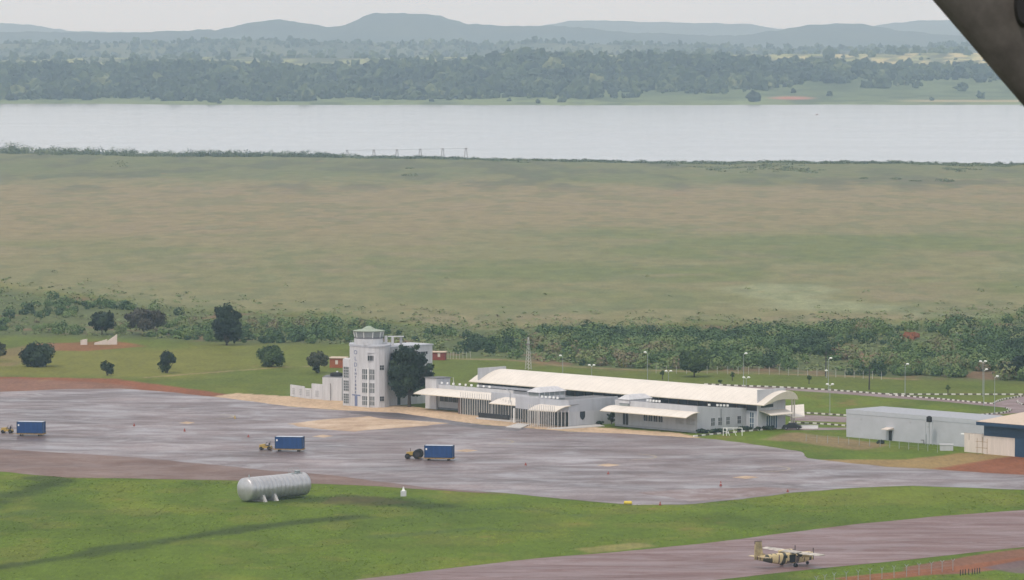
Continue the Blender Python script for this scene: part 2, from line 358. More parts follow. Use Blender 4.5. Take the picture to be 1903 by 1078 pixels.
tufts('grass_tufts', 50000, 872, 1090, .10, .34, .26, 4, lambda px, py, X, Y, alb: off_paving(px, py, X, Y, alb) & (fbm(X, Y, 16, 24) + rng.normal(0, .12, len(X)) > .46), .13)

# ------------------------------------------------------------------ land across the lake
ridges = [  # distance, half-depth near, half-depth far, skyline sightings
    (6750, 560, 900, [(-500, 136), (0, 136), (200, 133), (400, 131), (560, 138), (700, 133), (760, 127), (850, 130), (930, 115), (1000, 112), (1050, 111), (1150, 119), (1250, 116), (1300, 121), (1390, 121), (1430, 129), (1500, 127), (1600, 130), (1750, 138), (1903, 140), (2400, 140)]),
    (8300, 700, 900, [(-500, 112), (0, 110), (300, 108), (600, 107), (900, 108), (1200, 104), (1400, 101), (1600, 99), (1750, 99), (1903, 102), (2400, 104)]),
    (10600, 600, 1000, [(-500, 84), (0, 82), (300, 80), (500, 74), (700, 84), (800, 82), (930, 84), (1000, 78), (1150, 82), (1300, 86), (1450, 92), (1700, 92), (1760, 84), (1903, 88), (2400, 84)]),
    (15000, 1100, 1300, [(-500, 60), (0, 58), (150, 62), (300, 60), (400, 56), (470, 42), (510, 36), (560, 43), (600, 50), (640, 46), (675, 31), (690, 27), (760, 25.5), (800, 27), (825, 32), (870, 45), (950, 49), (1050, 50), (1150, 58), (1300, 66), (1380, 67), (1450, 56), (1500, 47), (1560, 43.5), (1620, 49), (1680, 59), (1760, 65), (1903, 70), (2400, 64)]),
    (20500, 1300, 1300, [(-500, 45), (0, 43), (60, 46), (130, 58), (300, 62), (600, 62), (900, 55), (1010, 48), (1060, 39), (1150, 39), (1280, 43), (1400, 45), (1445, 55), (1560, 60), (1640, 45), (1700, 39), (1780, 36), (1903, 32), (2200, 38), (2500, 44)]),
]
def land_h(X, Y):
    px = CX + FPX * X / Y
    z = sstep(5640, 5800, Y) * 2.5
    for D, wn, wf, sk in ridges:
        py = np.interp(px, [a for a, _ in sk], [c for _, c in sk])
        top = H + (HOR - py) / FPX * D
        d = Y - D; k = np.exp(-(d / np.where(d < 0, wn, wf)) ** 2)
        z = np.maximum(z, top * k)
    return z
ys = np.concatenate([np.arange(5560, 7000, 16), np.arange(7000, 12000, 40), np.arange(12000, 22600, 90)]); ss = np.linspace(-.17, .17, 340)
YY = ys[:, None] + 0 * ss[None, :]; XX = ss[None, :] * YY
fs_shore = 5668 + (fbm(ss * 5000, ss * 0 + 8, 90) - .5) * 120 + np.interp(ss * FPX + CX, [0, 500, 900, 1903], [150, 40, 0, 40])
fade = sstep(0, 90, YY - fs_shore[None, :])
ZZ = land_h(XX, YY) * fade + (fbm(XX, YY, 130) - .5) * 12 * sstep(6000, 6600, YY) + (fbm(XX, YY, 30, 90) - .5) * 14 * sstep(12500, 14000, YY) + fade * 1.0 - 1.6
lpy = HOR + FPX * (H - ZZ) / YY; lpx = CX + FPX * XX / YY
LA = np.zeros(ZZ.shape + (3,)); LA[:] = C(.050, .062, .040)
nn = fbm(XX, YY, 90, 120); n2 = fbm(XX + 50, YY, 35, 60)
LA = lay(LA, C(.095, .105, .06), sstep(.45, .65, nn)); LA = lay(LA, C(.03, .038, .034), sstep(11200, 12200, YY) * .7); LA = lay(LA, C(.26, .27, .10), sstep(7150, 7500, YY) * sstep(9000, 8500, YY) * sstep(.42, .6, n2))
LA = lay(LA, C(.42, .36, .17), sstep(7300, 7600, YY) * sstep(8700, 8300, YY) * sstep(1350, 1500, lpx) * sstep(.47, .62, fbm(XX + 9, YY, 25, 80)))
LA = lay(LA, C(.115, .150, .065), sstep(6750, 6450, YY) * .85); LA = lay(LA, C(.16, .20, .085), sstep(6000, 5800, YY) * .8); LA = lay(LA, C(.06, .085, .04), sstep(.5, .62, n2) * sstep(6700, 6400, YY) * .7)
LA = lay(LA, C(.38, .31, .19), sstep(5950, 5880, YY) * sstep(5790, 5830, YY) * sstep(1640, 1740, lpx))
LA = lay(LA, C(.33, .14, .09), sstep(40, 12, np.hypot(XX - G(1478, 190)[0], (YY - 5960) * .5)))
id2 = np.arange(ZZ.size).reshape(ZZ.shape)
q2 = np.stack([id2[:-1, :-1], id2[:-1, 1:], id2[1:, 1:], id2[1:, :-1]], -1).reshape(-1, 4)
M['farland'] = groundmat('far_land', .02, .004, .3, .0)
tag(np_mesh('hills', np.stack([XX, YY, ZZ], -1).reshape(-1, 3), q2, M['farland'], colr=LA.reshape(-1, 3), smooth=True), kind='structure')

# crowns: an icosphere template, pushed in and out, many at once
def ico(sub):
    import bmesh
    bm = bmesh.new(); bmesh.ops.create_icosphere(bm, subdivisions=sub, radius=1)
    v = np.array([x.co[:] for x in bm.verts]); f = np.array([[x.index for x in y.verts] for y in bm.faces]); bm.free(); return v, f
IV, IF = ico(2)
def crowns(name, P, rx, rz, tint, mat, rough=.28):
    n = len(P); nv = len(IV)
    disp = 1 + rng.normal(0, rough, (n, nv))
    v = IV[None] * disp[..., None] * np.stack([rx, rx, rz], -1)[:, None, :]
    a = rng.random(n) * 2 * PI; ca, sa = np.cos(a)[:, None], np.sin(a)[:, None]
    v = np.stack([v[..., 0] * ca - v[..., 1] * sa, v[..., 0] * sa + v[..., 1] * ca, v[..., 2]], -1) + P[:, None, :]
    f = IF[None] + (np.arange(n) * nv)[:, None, None]
    tv = np.clip(tint[:, None] + rng.normal(0, .10, (n, nv)), 0, 1)
    return np_mesh(name, v.reshape(-1, 3), f.reshape(-1, 3), mat, tint=tv.ravel(), tris=True)
FOREST = leafmat('far_forest', [(0, (.008, .014, .010)), (.45, (.024, .038, .018)), (.8, (.062, .085, .034)), (1, (.16, .175, .08))])
def far_trees(name, n, y0, y1, size, dens=None, tmean=.45):
    Y = np.sqrt(rng.random(n) * (y1 ** 2 - y0 ** 2) + y0 ** 2); X = (rng.random(n) * 2 - 1) * .145 * Y
    clump = fbm(X, Y, 70, 90)
    keep = rng.random(n) < (dens(X, Y, clump) if dens else 1); X, Y, clump = X[keep], Y[keep], clump[keep]
    fsx = np.interp(X / Y, ss, fs_shore); k2 = Y > fsx + 25; X, Y, clump = X[k2], Y[k2], clump[k2]; fsx = fsx[k2]
    z = land_h(X, Y) * sstep(0, 90, Y - fsx) - 1
    r = size * (.5 + 1.25 * rng.random(len(X)) ** 3) * (.8 + .5 * clump); h = r * (.75 + .5 * rng.random(len(X)))
    P = np.stack([X, Y, z + h * .75], -1)
    tint = np.clip(tmean + (clump - .5) * .9 + rng.normal(0, .16, len(X)), 0, 1)
    tag(crowns(name, P, r, h, tint, FOREST), kind='stuff')
far_trees('forest', 15000, 5690, 7050, 5.2, lambda X, Y, c: np.clip((Y - np.interp(X / Y * FPX + CX, [0, 700, 1050, 1300, 1500, 1903], [5840, 5850, 5880, 6020, 6260, 6420])) / 160 + (c - .5) * 2.2, .005, 1))
far_trees('plateau_woods', 4200, 7050, 9200, 4.6, lambda X, Y, c: np.clip((c - .47) * 5, .02, .8), .5)
far_trees('ridge_woods', 8000, 9400, 11300, 4.0, lambda X, Y, c: np.clip((c - .3) * 4, .1, 1), .42)

# ------------------------------------------------------------------ leaf clouds for scrub and trees
def leaf_cloud(centres, radii, per, size, tints, up=.35, shell=.55, jit=.13, wob=.42):
    """many small bent leaf-clump faces spread through the volumes given"""
    n = len(centres); per = np.broadcast_to(per, n).astype(int); which = np.repeat(np.arange(n), per); m = len(which)
    d = rng.normal(size=(m, 3)); d /= np.linalg.norm(d, axis=1)[:, None]
    rad = shell + (1 - shell) * rng.random(m) ** .6; rad *= 1 + rng.normal(0, .10, m)
    p = centres[which] + d * rad[:, None] * radii[which]
    nrm = d + rng.normal(0, wob, (m, 3)) + np.array([0, 0, up]); nrm /= np.linalg.norm(nrm, axis=1)[:, None]
    a = np.cross(nrm, rng.normal(size=(m, 3))); a /= np.linalg.norm(a, axis=1)[:, None]; b = np.cross(nrm, a)
    sz = (size * np.ones(n))[which] * (.6 + .8 * rng.random(m)); a *= sz[:, None]; b *= (sz * (.5 + .4 * rng.random(m)))[:, None]
    bend = nrm * (sz * .25)[:, None]
    v = np.stack([p - a, p - b - bend * .3, p + a - bend, p + b + bend * .4], 1).reshape(-1, 3)
    q = np.arange(m * 4).reshape(-1, 4)
    tn = np.clip(tints[which] + rng.normal(0, jit, m) + (d[:, 2] * 0), 0, 1)
    return v, q, np.repeat(tn, 4)
SCRUB = leafmat('scrub_leaves', [(0, (.030, .058, .030)), (.35, (.068, .118, .046)), (.62, (.115, .175, .060)), (.82, (.17, .205, .082)), (1, (.17, .135, .085))])
def scrub_field():
    n = 5200; px = rng.random(n) * 2300 - 200
    top = np.interp(px, [-300, 0, 100, 200, 350, 560, 640, 720, 800, 900, 1000, 1080, 1200, 1300, 1400, 1550, 1600, 1700, 1903, 2300], [530, 535, 548, 560, 575, 590, 592, 600, 610, 612, 612, 607, 610, 605, 608, 608, 603, 605, 590, 580]) + 8
    bot = np.interp(px, [-300, 0, 150, 300, 450, 560, 640, 800, 870, 950, 1050, 1150, 1300, 1450, 1600, 1750, 1903, 2300], [620, 622, 624, 630, 638, 638, 640, 652, 662, 665, 677, 685, 687, 690, 699, 702, 709, 714])
    py = top + (bot - top) * rng.random(n); Y = FPX * H / (py - HOR); X = (px - CX) / FPX * Y
    c = fbm(X, Y, 26, 60); dens = np.interp(px, [0, 600, 900, 1150, 1400, 1903], [.5, .6, .7, 1.0, 1.15, 1.2])
    keep = rng.random(n) < np.clip((c - .36) * 4.2, .05, 1) * dens
    # clearings at the red bank and the old walls
    keep &= ~((np.abs(px - 1690) < 34) & (np.abs(py - 628) < 12)) & ~((np.abs(px - 185) < 45) & (np.abs(py - 634) < 14))
    X, Y, c, px = X[keep], Y[keep], c[keep], px[keep]; n = len(X)
    hgt = np.interp(px, [0, 700, 1100, 1500, 1903], [.75, .7, .85, 1.15, 1.15])
    r = (1.1 + 2.2 * rng.random(n) ** 1.6) * hgt; h = r * (.55 + .4 * rng.random(n))
    cen = np.stack([X, Y, h * .7], -1); rad = np.stack([r, r * 1.15, h], -1)
    t = np.clip(.42 + (fbm(X + 9, Y, 18, 40) - .5) * 1.7 + rng.normal(0, .19, n), 0, .97)
    v, q, tn = leaf_cloud(cen, rad, np.clip(r * r * 38, 60, 300), .33, t, jit=.06, wob=.30)
    tag(np_mesh('scrub', v, q, SCRUB, tint=tn), kind='stuff')
    # thinner, paler grass clumps and reeds scattered between them and over the near marsh
    n = 5200; px = rng.random(n) * 2300 - 200; py = 500 + 190 * rng.random(n) ** .8
    tp = np.interp(px, [-300, 0, 350, 720, 1000, 1400, 1903, 2300], [530, 535, 575, 600, 612, 608, 590, 580]); bt = np.interp(px, [-300, 0, 300, 560, 870, 1150, 1450, 1750, 2300], [620, 622, 630, 638, 662, 685, 690, 702, 714])
    k = (py < bt) & (rng.random(n) < np.clip(1.1 - (tp - py) / 30, .015, 1)); px, py = px[k], py[k]; n = len(px)
    Y = FPX * H / (py - HOR); X = (px - CX) / FPX * Y; r = .5 + .9 * rng.random(n); cen = np.stack([X, Y, r * .3], -1); rad = np.stack([r * 1.5, r * 1.5, r * .6], -1)
    v, q, tn = leaf_cloud(cen, rad, 22, .36, np.clip(.80 + rng.normal(0, .06, n), 0, .95), up=2.2, jit=.04)
    tag(np_mesh('tall_grass_clumps', v, q, SCRUB, tint=tn), kind='stuff')
scrub_field()
REED = leafmat('reed_bed', [(0, (.045, .066, .040)), (.5, (.090, .12, .060)), (1, (.15, .175, .085))])
def reeds():
    n = 3600; px = rng.random(n) * 2300 - 200; sh = np.interp((px - CX) / FPX, s, shore)
    back = rng.random(n) ** 2 * 420 + 6; Y = sh - back; X = (px - CX) / FPX * sh
    big = np.interp(px, [-200, 0, 60, 130, 300, 560, 690, 900, 1903], [3.6, 3.8, 3.3, 2.2, 2.0, 2.0, 1.0, .8, .9])
    c = fbm(X, Y, 60, 200); keep = (back < 40) | (rng.random(n) < np.clip((c - .60) * 4, .0, 1) * np.interp(px, [0, 700, 900, 1903], [.8, .4, .35, .5]))
    X, Y, big, c = X[keep], Y[keep], big[keep], c[keep]; n = len(X)
    r = (2.0 + 3.5 * rng.random(n) ** 2); h = (.8 + 1.3 * rng.random(n) ** 2) * big
    v, q, tn = leaf_cloud(np.stack([X, Y, h * .5], -1), np.stack([r * 1.4, r, h], -1), 80, .55, np.clip(.4 + (c - .5) + rng.normal(0, .15, n), 0, 1), up=.5, jit=.06, wob=.3)
    tag(np_mesh('reed_fringe', v, q, REED, tint=tn), kind='stuff')
reeds()

# ------------------------------------------------------------------ trees
LEAF = {'dark': leafmat('dark_leaves', [(0, (.010, .020, .015)), (.5, (.024, .042, .025)), (1, (.066, .095, .042))]),
        'mid': leafmat('green_leaves', [(0, (.024, .042, .018)), (.5, (.055, .092, .030)), (1, (.12, .165, .05))]),
        'olive': leafmat('olive_leaves', [(0, (.035, .042, .026)), (.5, (.075, .082, .045)), (1, (.14, .14, .075))]),
        'dry': leafmat('dry_twigs', [(0, (.035, .030, .026)), (.5, (.07, .065, .05)), (1, (.11, .11, .07))])}
def tree(name, px, py, hpx, wpx, kind, label, lobes=7, trunk=.3, dens=1.0, lean=0, size=.42, cat='tree', shape=None):
    g = G(px, py); k = FPX / g.y; h = hpx / k; w = wpx / k / 2
    t = empty(name, g, random.random() * 0, label, cat)
    tb = MB(); th = h * trunk; tr = max(.10, h * .024)
    tb.tube((0, 0, -.1), (lean * .3, 0, th), tr * 1.3, tr, 9)
    tops = []
    if shape: cen = np.array([(a / k, rng.normal(0, .5) * w * .5, c / k) for a, c, _ in shape]); rad = np.array([(q / k, q / k, q / k * .9) for _, _, q in shape])
    else:
        cen, rad = [], []
        for i in range(lobes):
            a = i * 2.4 + random.random(); rr = w * (.35 + .42 * random.random()); zc = th + (h - th) * (.22 + .56 * random.random())
            fr = 1 - .45 * abs((zc - th) / (h - th) - .45)
            cen.append((rr * math.cos(a) + lean * zc / h, rr * math.sin(a), zc)); q = w * (.46 + .22 * random.random()) * fr; rad.append((q, q, min(q, (h - th) * .36)))
        for i in range(lobes):          # small outer sprays that break the outline
            a = random.random() * 6.28; zc = th + (h - th) * (.12 + .85 * random.random()); e_ = math.sqrt(max(.05, 1 - ((zc - th) / (h - th) * 2 - 1) ** 2)); rr = w * (.8 + .3 * random.random()) * e_
            cen.append((rr * math.cos(a) + lean * zc / h, rr * math.sin(a), zc)); q = w * (.14 + .14 * random.random()); rad.append((q, q, q * .8))
        cen.append((lean, 0, th + (h - th) * .66)); rad.append((w * .66, w * .66, (h - th) * .40))
        cen, rad = np.array(cen), np.array(rad)
    for c in cen: tb.tube((lean * .3, 0, th * .92), (c[0], c[1], c[2]), tr * .6, tr * .18, 6)
    tb.build('trunk', M['bark'], t)
    per = np.clip(rad[:, 0] ** 2 * 130 * dens, 60, 1500)
    v, q, tn = leaf_cloud(cen, rad, per, size * .8, np.clip(.45 + rng.normal(0, .18, len(cen)), 0, 1), shell=.35)
    np_mesh('crown', v, q, LEAF[kind], t, tint=tn); return t
tree('broad_tree', 760, 757, 116, 80, 'dark', 'large dark leafy tree standing against the side of the control tower', trunk=.2, size=.40, dens=1.5,
     shape=[(-18, 92, 17), (2, 100, 15), (18, 86, 15), (-22, 66, 17), (4, 72, 22), (27, 64, 14), (-24, 42, 14), (0, 48, 20), (26, 46, 15), (-14, 28, 13), (8, 30, 12), (38, 76, 8), (-8, 108, 7), (16, 30, 9), (-34, 54, 7), (-30, 80, 8), (14, 112, 6), (-14, 112, 5), (41, 60, 6), (40, 44, 7), (30, 34, 8)])
tree('tall_tree', 420, 642, 76, 50, 'dark', 'tall dark oval tree standing alone at the edge of the marsh scrub', trunk=.04, size=.45, dens=1.5, lobes=14)
tree('round_tree', 62, 682, 44, 58, 'dark', 'wide dark round bush tree at the far left of the field', trunk=.04, lobes=8)
tree('small_tree', 197, 699, 27, 24, 'dark', 'smallest dark bush by the red soil left of the apron', trunk=.03, lobes=5, size=.35)
tree('small_tree', 309, 694, 42, 32, 'dark', 'dark upright small tree by the footpath between two lower bushes', trunk=.04, lobes=7, size=.36)
tree('round_tree', 503, 682, 38, 42, 'mid', 'round green tree in the field right of the tall oval tree', trunk=.04, lobes=8, size=.38)
tree('round_tree', 590, 694, 42, 38, 'olive', 'olive coloured tree with bare trunk beside the orange brick hut', trunk=.36, size=.36, dens=1.4, shape=[(-9, 25, 10), (9, 26, 10), (0, 31, 11), (-3, 21, 9), (12, 19, 7), (-13, 19, 7), (4, 35, 7), (-9, 34, 6), (16, 28, 5), (-17, 27, 5)])
tree('bush', 588, 694, 15, 14, 'dark', 'small dark bush at the foot of the olive tree', trunk=.1, lobes=3, size=.28, cat='bush')
tree('round_tree', 188, 622, 42, 42, 'dark', 'dark tree behind the crumbled white wall at left', trunk=.2, lobes=6)
tree('spreading_tree', 266, 622, 46, 66, 'dry', 'wide brownish half bare tree right of the crumbled wall', trunk=.3, lobes=8, dens=.6)
tree('umbrella_tree', 1291, 701, 45, 49, 'mid', 'round topped green tree on the lawn behind the long roof', trunk=.27, lobes=10, size=.36, dens=1.5)
tree('spreading_tree', 1868, 704, 30, 30, 'dark', 'dark low tree near the white kerb at the right edge', trunk=.25, lobes=5)
tree('spreading_tree', 1898, 706, 44, 48, 'dark', 'dark spreading tree cut by the right edge of the picture', trunk=.3, lobes=7)
tree('round_tree', -4, 672, 36, 22, 'olive', 'olive tree cut by the left edge of the picture', trunk=.2, lobes=6)
for x, y, h_, lb in ((1362, 708, 16, 'thin sapling on the lawn left of the tall single lamp'), (1505, 714, 16, 'forked sapling on the lawn right of the arched roof end'), (1764, 731, 15, 'small sapling above the straight striped kerb'), (1232, 706, 17, 'brownish sapling beside the twin lamp behind the roof'), (1340, 716, 9, 'tiny low sapling beside the striped kerb above the roof')):
    tree('sapling', x, y, h_, 8, 'mid', lb, trunk=.45, lobes=3, size=.22)
for x, y, h_, w_, lb in ((1306, 806, 7, 22, 'dark green shrub at the corner of the low white wing'), (1338, 806, 8, 34, 'green shrub under the paired square windows'), (1385, 802, 8, 26, 'dark shrub just left of the blue glass door'), (1427, 800, 7, 26, 'dark shrub beside the porch under the gable'), (1410, 801, 6, 12, 'small shrub between the glass door and the gable porch'),
                         (1110, 790, 7, 22, 'low shrub at the foot of the wall with the dark shield'), (1137, 790, 26, 14, 'leafy tall shrub in front of the recessed windows'), (1640, 826, 6, 14, 'green bush in front of the long grey wall')):
    tree('shrub', x, y, h_, w_, 'dark', lb, trunk=.12, lobes=5, size=.26, cat='shrub', dens=1.6)

# ------------------------------------------------------------------ paved sheets
def sheet(name, pts, z, mat, step=2.5, jit=.5, world=False, holes=None):
    P = [Vector((a[0], a[1], 0)) for a in pts] if world else [G(*p) for p in pts]
    out = []
    for a, b_ in zip(P, P[1:] + P[:1]):
        n = max(1, int((b_ - a).length / step)); nrm = Vector((-(b_ - a).y, (b_ - a).x, 0)).normalized()
        for i in range(n):
            p = a.lerp(b_, i / n)
            if jit: p = p + nrm * jit * (2 * float(fbm(np.array(p.x), np.array(p.y), 7, o=4)) - 1) * 2.2
            out.append((p.x, p.y, z))
    m = MB(); m.add(out, [list(range(len(out)))]); o = m.build(name, mat); me = o.data
    import bmesh
    bm = bmesh.new(); bm.from_mesh(me); bmesh.ops.triangulate(bm, faces=bm.faces[:]); bmesh.ops.recalc_face_normals(bm, faces=bm.faces[:])
    if bm.faces and sum(f.normal.z for f in bm.faces) < 0: bmesh.ops.reverse_faces(bm, faces=bm.faces[:])
    bm.to_mesh(me); bm.free(); return o
APRON = pavemat('damp_apron_asphalt', [(.35, (.082, .054, .052)), (.46, (.128, .092, .090)), (.56, (.172, .131, .130)), (.67, (.26, .208, .206))], .055, .50, rmin=.30, rmax=.64, spec=.38, stretch=(.6, 1, 1))
SHOULDER = pavemat('brown_worn_shoulder', [(.30, (.115, .068, .055)), (.5, (.165, .105, .086)), (.7, (.21, .14, .115))], .05, .55, spec=.15, rmin=.55, rmax=.85)
TAXI = pavemat('reddish_taxiway', [(.32, (.125, .068, .062)), (.5, (.165, .098, .092)), (.68, (.22, .148, .142))], .07, .55, spec=.2, rmin=.45, rmax=.8, stretch=(.45, 1.5, 1), rot=R(-35))
ROADM = pavemat('mauve_road', [(.3, (.15, .095, .09)), (.5, (.19, .13, .125)), (.7, (.23, .165, .16))], .1, .55, spec=.2, rmin=.5, rmax=.8)
SAND = pavemat('sandy_concrete', [(.32, (.30, .205, .14)), (.5, (.43, .315, .22)), (.68, (.56, .44, .33))], .12, .5, spec=.1, rmin=.7, rmax=.9)
tag(sheet('shoulder', [(-300, 820), (0, 834), (250, 850), (500, 874), (580, 880), (760, 902), (950, 922), (700, 906), (430, 895), (120, 889), (0, 879), (-300, 866)], .004, SHOULDER), kind='structure')
tag(sheet('apron', [(-300, 735), (0, 729), (120, 724), (220, 723), (320, 730), (400, 739), (470, 747), (545, 757), (640, 764), (740, 768), (830, 781), (870, 789), (960, 795), (1060, 803), (1180, 808), (1280, 815), (1330, 818), (1420, 830), (1492, 841), (1500, 853), (1650, 869), (1780, 877), (1903, 884), (2200, 896), (2200, 926), (1903, 912), (1700, 905), (1600, 908), (1480, 918), (1380, 930), (1270, 940), (1180, 941), (1060, 931), (940, 919), (800, 909), (700, 896), (585, 882), (500, 876), (250, 852), (0, 836), (-300, 822)], .008, APRON), kind='structure')
tag(sheet('taxiway', [(560, 1092), (700, 1076), (850, 1058), (1000, 1041), (1150, 1029), (1300, 1014), (1450, 995), (1600, 976), (1750, 962), (1903, 950), (2200, 925), (2200, 985), (1903, 1020), (1700, 1043), (1560, 1056), (1450, 1068), (1300, 1086), (1200, 1100), (700, 1130)], .004, TAXI, jit=.25), kind='structure')
tag(sheet('taxiway_patch', [(1190, 918), (1300, 910), (1420, 908), (1500, 911), (1400, 925), (1290, 934)], .0118, pavemat('red_mud_film', [(.3, (.15, .085, .07)), (.6, (.18, .12, .11)), (.7, (.2, .16, .155))], .08, .5, spec=.3, rmin=.35, rmax=.7), jit=1.0), kind='structure')
DARKASPH = pavemat('darker_asphalt', [(.34, (.075, .062, .064)), (.5, (.105, .088, .092)), (.66, (.15, .13, .135))], .06, .55, rmin=.4, rmax=.7, spec=.25)
tag(sheet('apron_strip', [(640, 765), (740, 769), (830, 782), (900, 791), (980, 798), (960, 803), (880, 797), (800, 786), (720, 776), (650, 770)], .0118, DARKASPH, jit=.3), kind='structure')  # darker strip of apron along the building front
for p in ([(528, 789), (600, 781), (680, 775), (760, 782), (838, 788), (740, 797), (655, 804), (590, 797)],):
    tag(sheet('sandy_patch', p, .012, SAND, jit=1.2), kind='structure')
for x, y, w in ((345, 787, 17), (598, 812, 20), (866, 839, 22), (1130, 866, 22), (1387, 889, 24)):
    p = [(x - w, y + .5), (x, y - 2.6), (x + w, y - .2), (x + 2, y + 2.8)]
    tag(sheet('concrete_patch', p, .012, SAND, step=1, jit=.3), kind='structure')
def arcline(cx, cy, r, a0, a1, w=.5):
    c = G(cx, cy); n = 26; m = MB(); vs = []
    for i in range(n + 1):
        a = R(a0 + (a1 - a0) * i / n)
        for q in (r - w / 2, r + w / 2): vs.append((c.x + q * math.cos(a), c.y + q * math.sin(a), .013))
    m.add(vs, [[2 * i, 2 * i + 1, 2 * i + 3, 2 * i + 2] for i in range(n)]); tag(m.build('painted_line', M['line']), kind='structure')
for x, y in ((435, 775), (953, 822), (1217, 850), (1464, 872)):
    arcline(x - 62, y + .5, 7.4, -75, 60)
# roads and striped kerbs on the landside
def strip(name, a, b_, z, mat):
    return tag(sheet(name, a + b_[::-1], z, mat, jit=0), kind='structure')
strip('road', [(1300, 716), (1345, 717.5), (1465, 722), (1541, 726.5), (1617, 732), (1660, 735), (1750, 742.5), (1855, 752)], [(1300, 719.5), (1345, 721), (1465, 726), (1541, 731), (1617, 737), (1660, 740.5), (1750, 747), (1855, 757)], .004, ROADM)
tag(sheet('road', [(1848, 751), (1870, 744.5), (1903, 738), (2150, 722), (2150, 760), (1960, 762), (1903, 768), (1860, 771), (1880, 766), (1884, 762.5), (1870, 758.5), (1855, 757)], .008, ROADM, jit=0), kind='structure')
strip('road', [(1470, 770), (1490, 771.5), (1577, 776), (1660, 778), (1772, 777.5), (1860, 770)], [(1470, 782), (1490, 783.5), (1577, 786), (1660, 787), (1772, 785), (1870, 776)], .004, ROADM)
strip('path', [(1460, 796), (1580, 796)], [(1460, 801), (1580, 800)], .004, ROADM)
def kerb(pts, label=None, stone=1.05):
    P = [G(*p) for p in pts]; m = MB(); acc = 0; k = 0
    for a, b_ in zip(P, P[1:]):
        d = (b_ - a); L = d.length; d.normalize(); nrm = Vector((-d.y, d.x, 0)); n = max(1, round(L / stone))
        for i in range(n):
            c = a + d * (L * (i + .5) / n); m.obox(c + Vector((0, 0, .14)), d * (L / n * .5), nrm * .16, Vector((0, 0, .16)), k % 2); k += 1
    o = m.build('kerb', [M['kerbw'], M['kerbd']]); return tag(o, kind='structure')
kerb([(1310, 715.5), (1345, 717), (1465, 721.5), (1541, 726), (1617, 731.5), (1640, 733.5), (1700, 734.5), (1903, 734.6), (2100, 734)])
kerb([(1655, 735.5), (1700, 739), (1750, 743), (1800, 748), (1848, 752), (1856, 747), (1868, 743.5), (1903, 737.5)], stone=.95)
kerb([(1755, 777.6), (1790, 776), (1830, 772.5), (1865, 769), (1879, 766), (1881, 762.8), (1872, 760)], stone=.95)
kerb([(1894, 746), (1893, 749), (1903, 753.5), (1960, 756)], stone=.9)
kerb([(1488, 768.5), (1577, 774), (1640, 777)]); kerb([(1468, 787), (1520, 789), (1580, 793.5)])
kerb([(1290, 813), (1340, 807.8), (1400, 802.2), (1462, 797.4), (1520, 795)], stone=1.4)

# ------------------------------------------------------------------ wall helpers
def on_face(m, p, q, s0, s1, z0, z1, out, depth=.06, mi=0):
    """a slab standing `out` proud of the upright face p->q (outside on the right of p->q)"""
    p, q = Vector((p[0], p[1], 0)), Vector((q[0], q[1], 0)); d = q - p; L = d.length; d.normalize(); n = Vector((d.y, -d.x, 0))
    c = p + d * ((s0 + s1) / 2) + n * (out - depth / 2) + Vector((0, 0, (z0 + z1) / 2))
    m.obox(c, d * ((s1 - s0) / 2), n * (depth / 2), Vector((0, 0, (z1 - z0) / 2)), mi)
def window(par, p, q, s0, s1, z0, z1, nx=2, nz=2, glass='glass', frame='white', bar=.07, name='window'):
    m = MB()
    for i in range(nx + 1):
        x = s0 + (s1 - s0) * i / nx; on_face(m, p, q, x - bar / 2, x + bar / 2, z0, z1, .075, .07)
    for j in range(nz + 1):
        z = z0 + (z1 - z0) * j / nz; on_face(m, p, q, s0 - bar / 2, s1 + bar / 2, z - bar / 2, z + bar / 2, .085, .07)
    w = m.build(name, M[frame], par)
    g = MB(); on_face(g, p, q, s0, s1, z0, z1, .03, .025); g.build('pane', M[glass], w); return w
def textmesh(txt, size, extrude=.02):
    cu = bpy.data.curves.new('t', 'FONT'); cu.body = txt; cu.size = size; cu.extrude = extrude; cu.align_x = 'CENTER'; cu.align_y = 'CENTER'
    ob = bpy.data.objects.new('t', cu); col.objects.link(ob); dg = bpy.context.evaluated_depsgraph_get(); dg.update()
    me = bpy.data.meshes.new_from_object(ob.evaluated_get(dg)); bpy.data.objects.remove(ob); return me

# ------------------------------------------------------------------ control tower
T0 = G(690, 757)
tw = empty('control_tower', T0, 0, 'white rounded control tower with green capped glass cab and vertical lettering', 'tower')
fp = [(-5.4, 3.4), (-2.4, -.2), (-.75, -1.6), (.9, -2.2), (1.8, -2.2), (3.15, -1.4), (3.8, -.3), (4.15, .9), (4.3, 2.6)]
main = fp + [(4.3, 9), (-2.5, 11), (-5.4, 9)]
m = MB(); m.prism(main, -.2, 14.5); m.build('wall', M['white'], tw)
uu, vv = (U.x, U.y), (V.x, V.y)
P1 = (4.1, 3.1); P2 = (P1[0] + 14.2 * vv[0], P1[1] + 14.2 * vv[1]); P3 = (P2[0] - 8 * uu[0], P2[1] - 8 * uu[1]); P4 = (P1[0] - 8 * uu[0], P1[1] - 8 * uu[1])
m = MB(); m.prism([P1, P2, P3, P4], -.2, 14.0); m.build('wing_wall', M['white'], tw)
cxm, cym = -.6, 4.0
m = MB(); m.prism([(cxm + (a - cxm) * 1.03, cym + (b_ - cym) * 1.03) for a, b_ in main], 14.503, 14.9)
m.prism([(P1[0] + .2, P1[1] - .1), (P2[0] + .3, P2[1]), P3, P4], 14.005, 14.3); m.build('roof_slab', M['greyw'], tw)
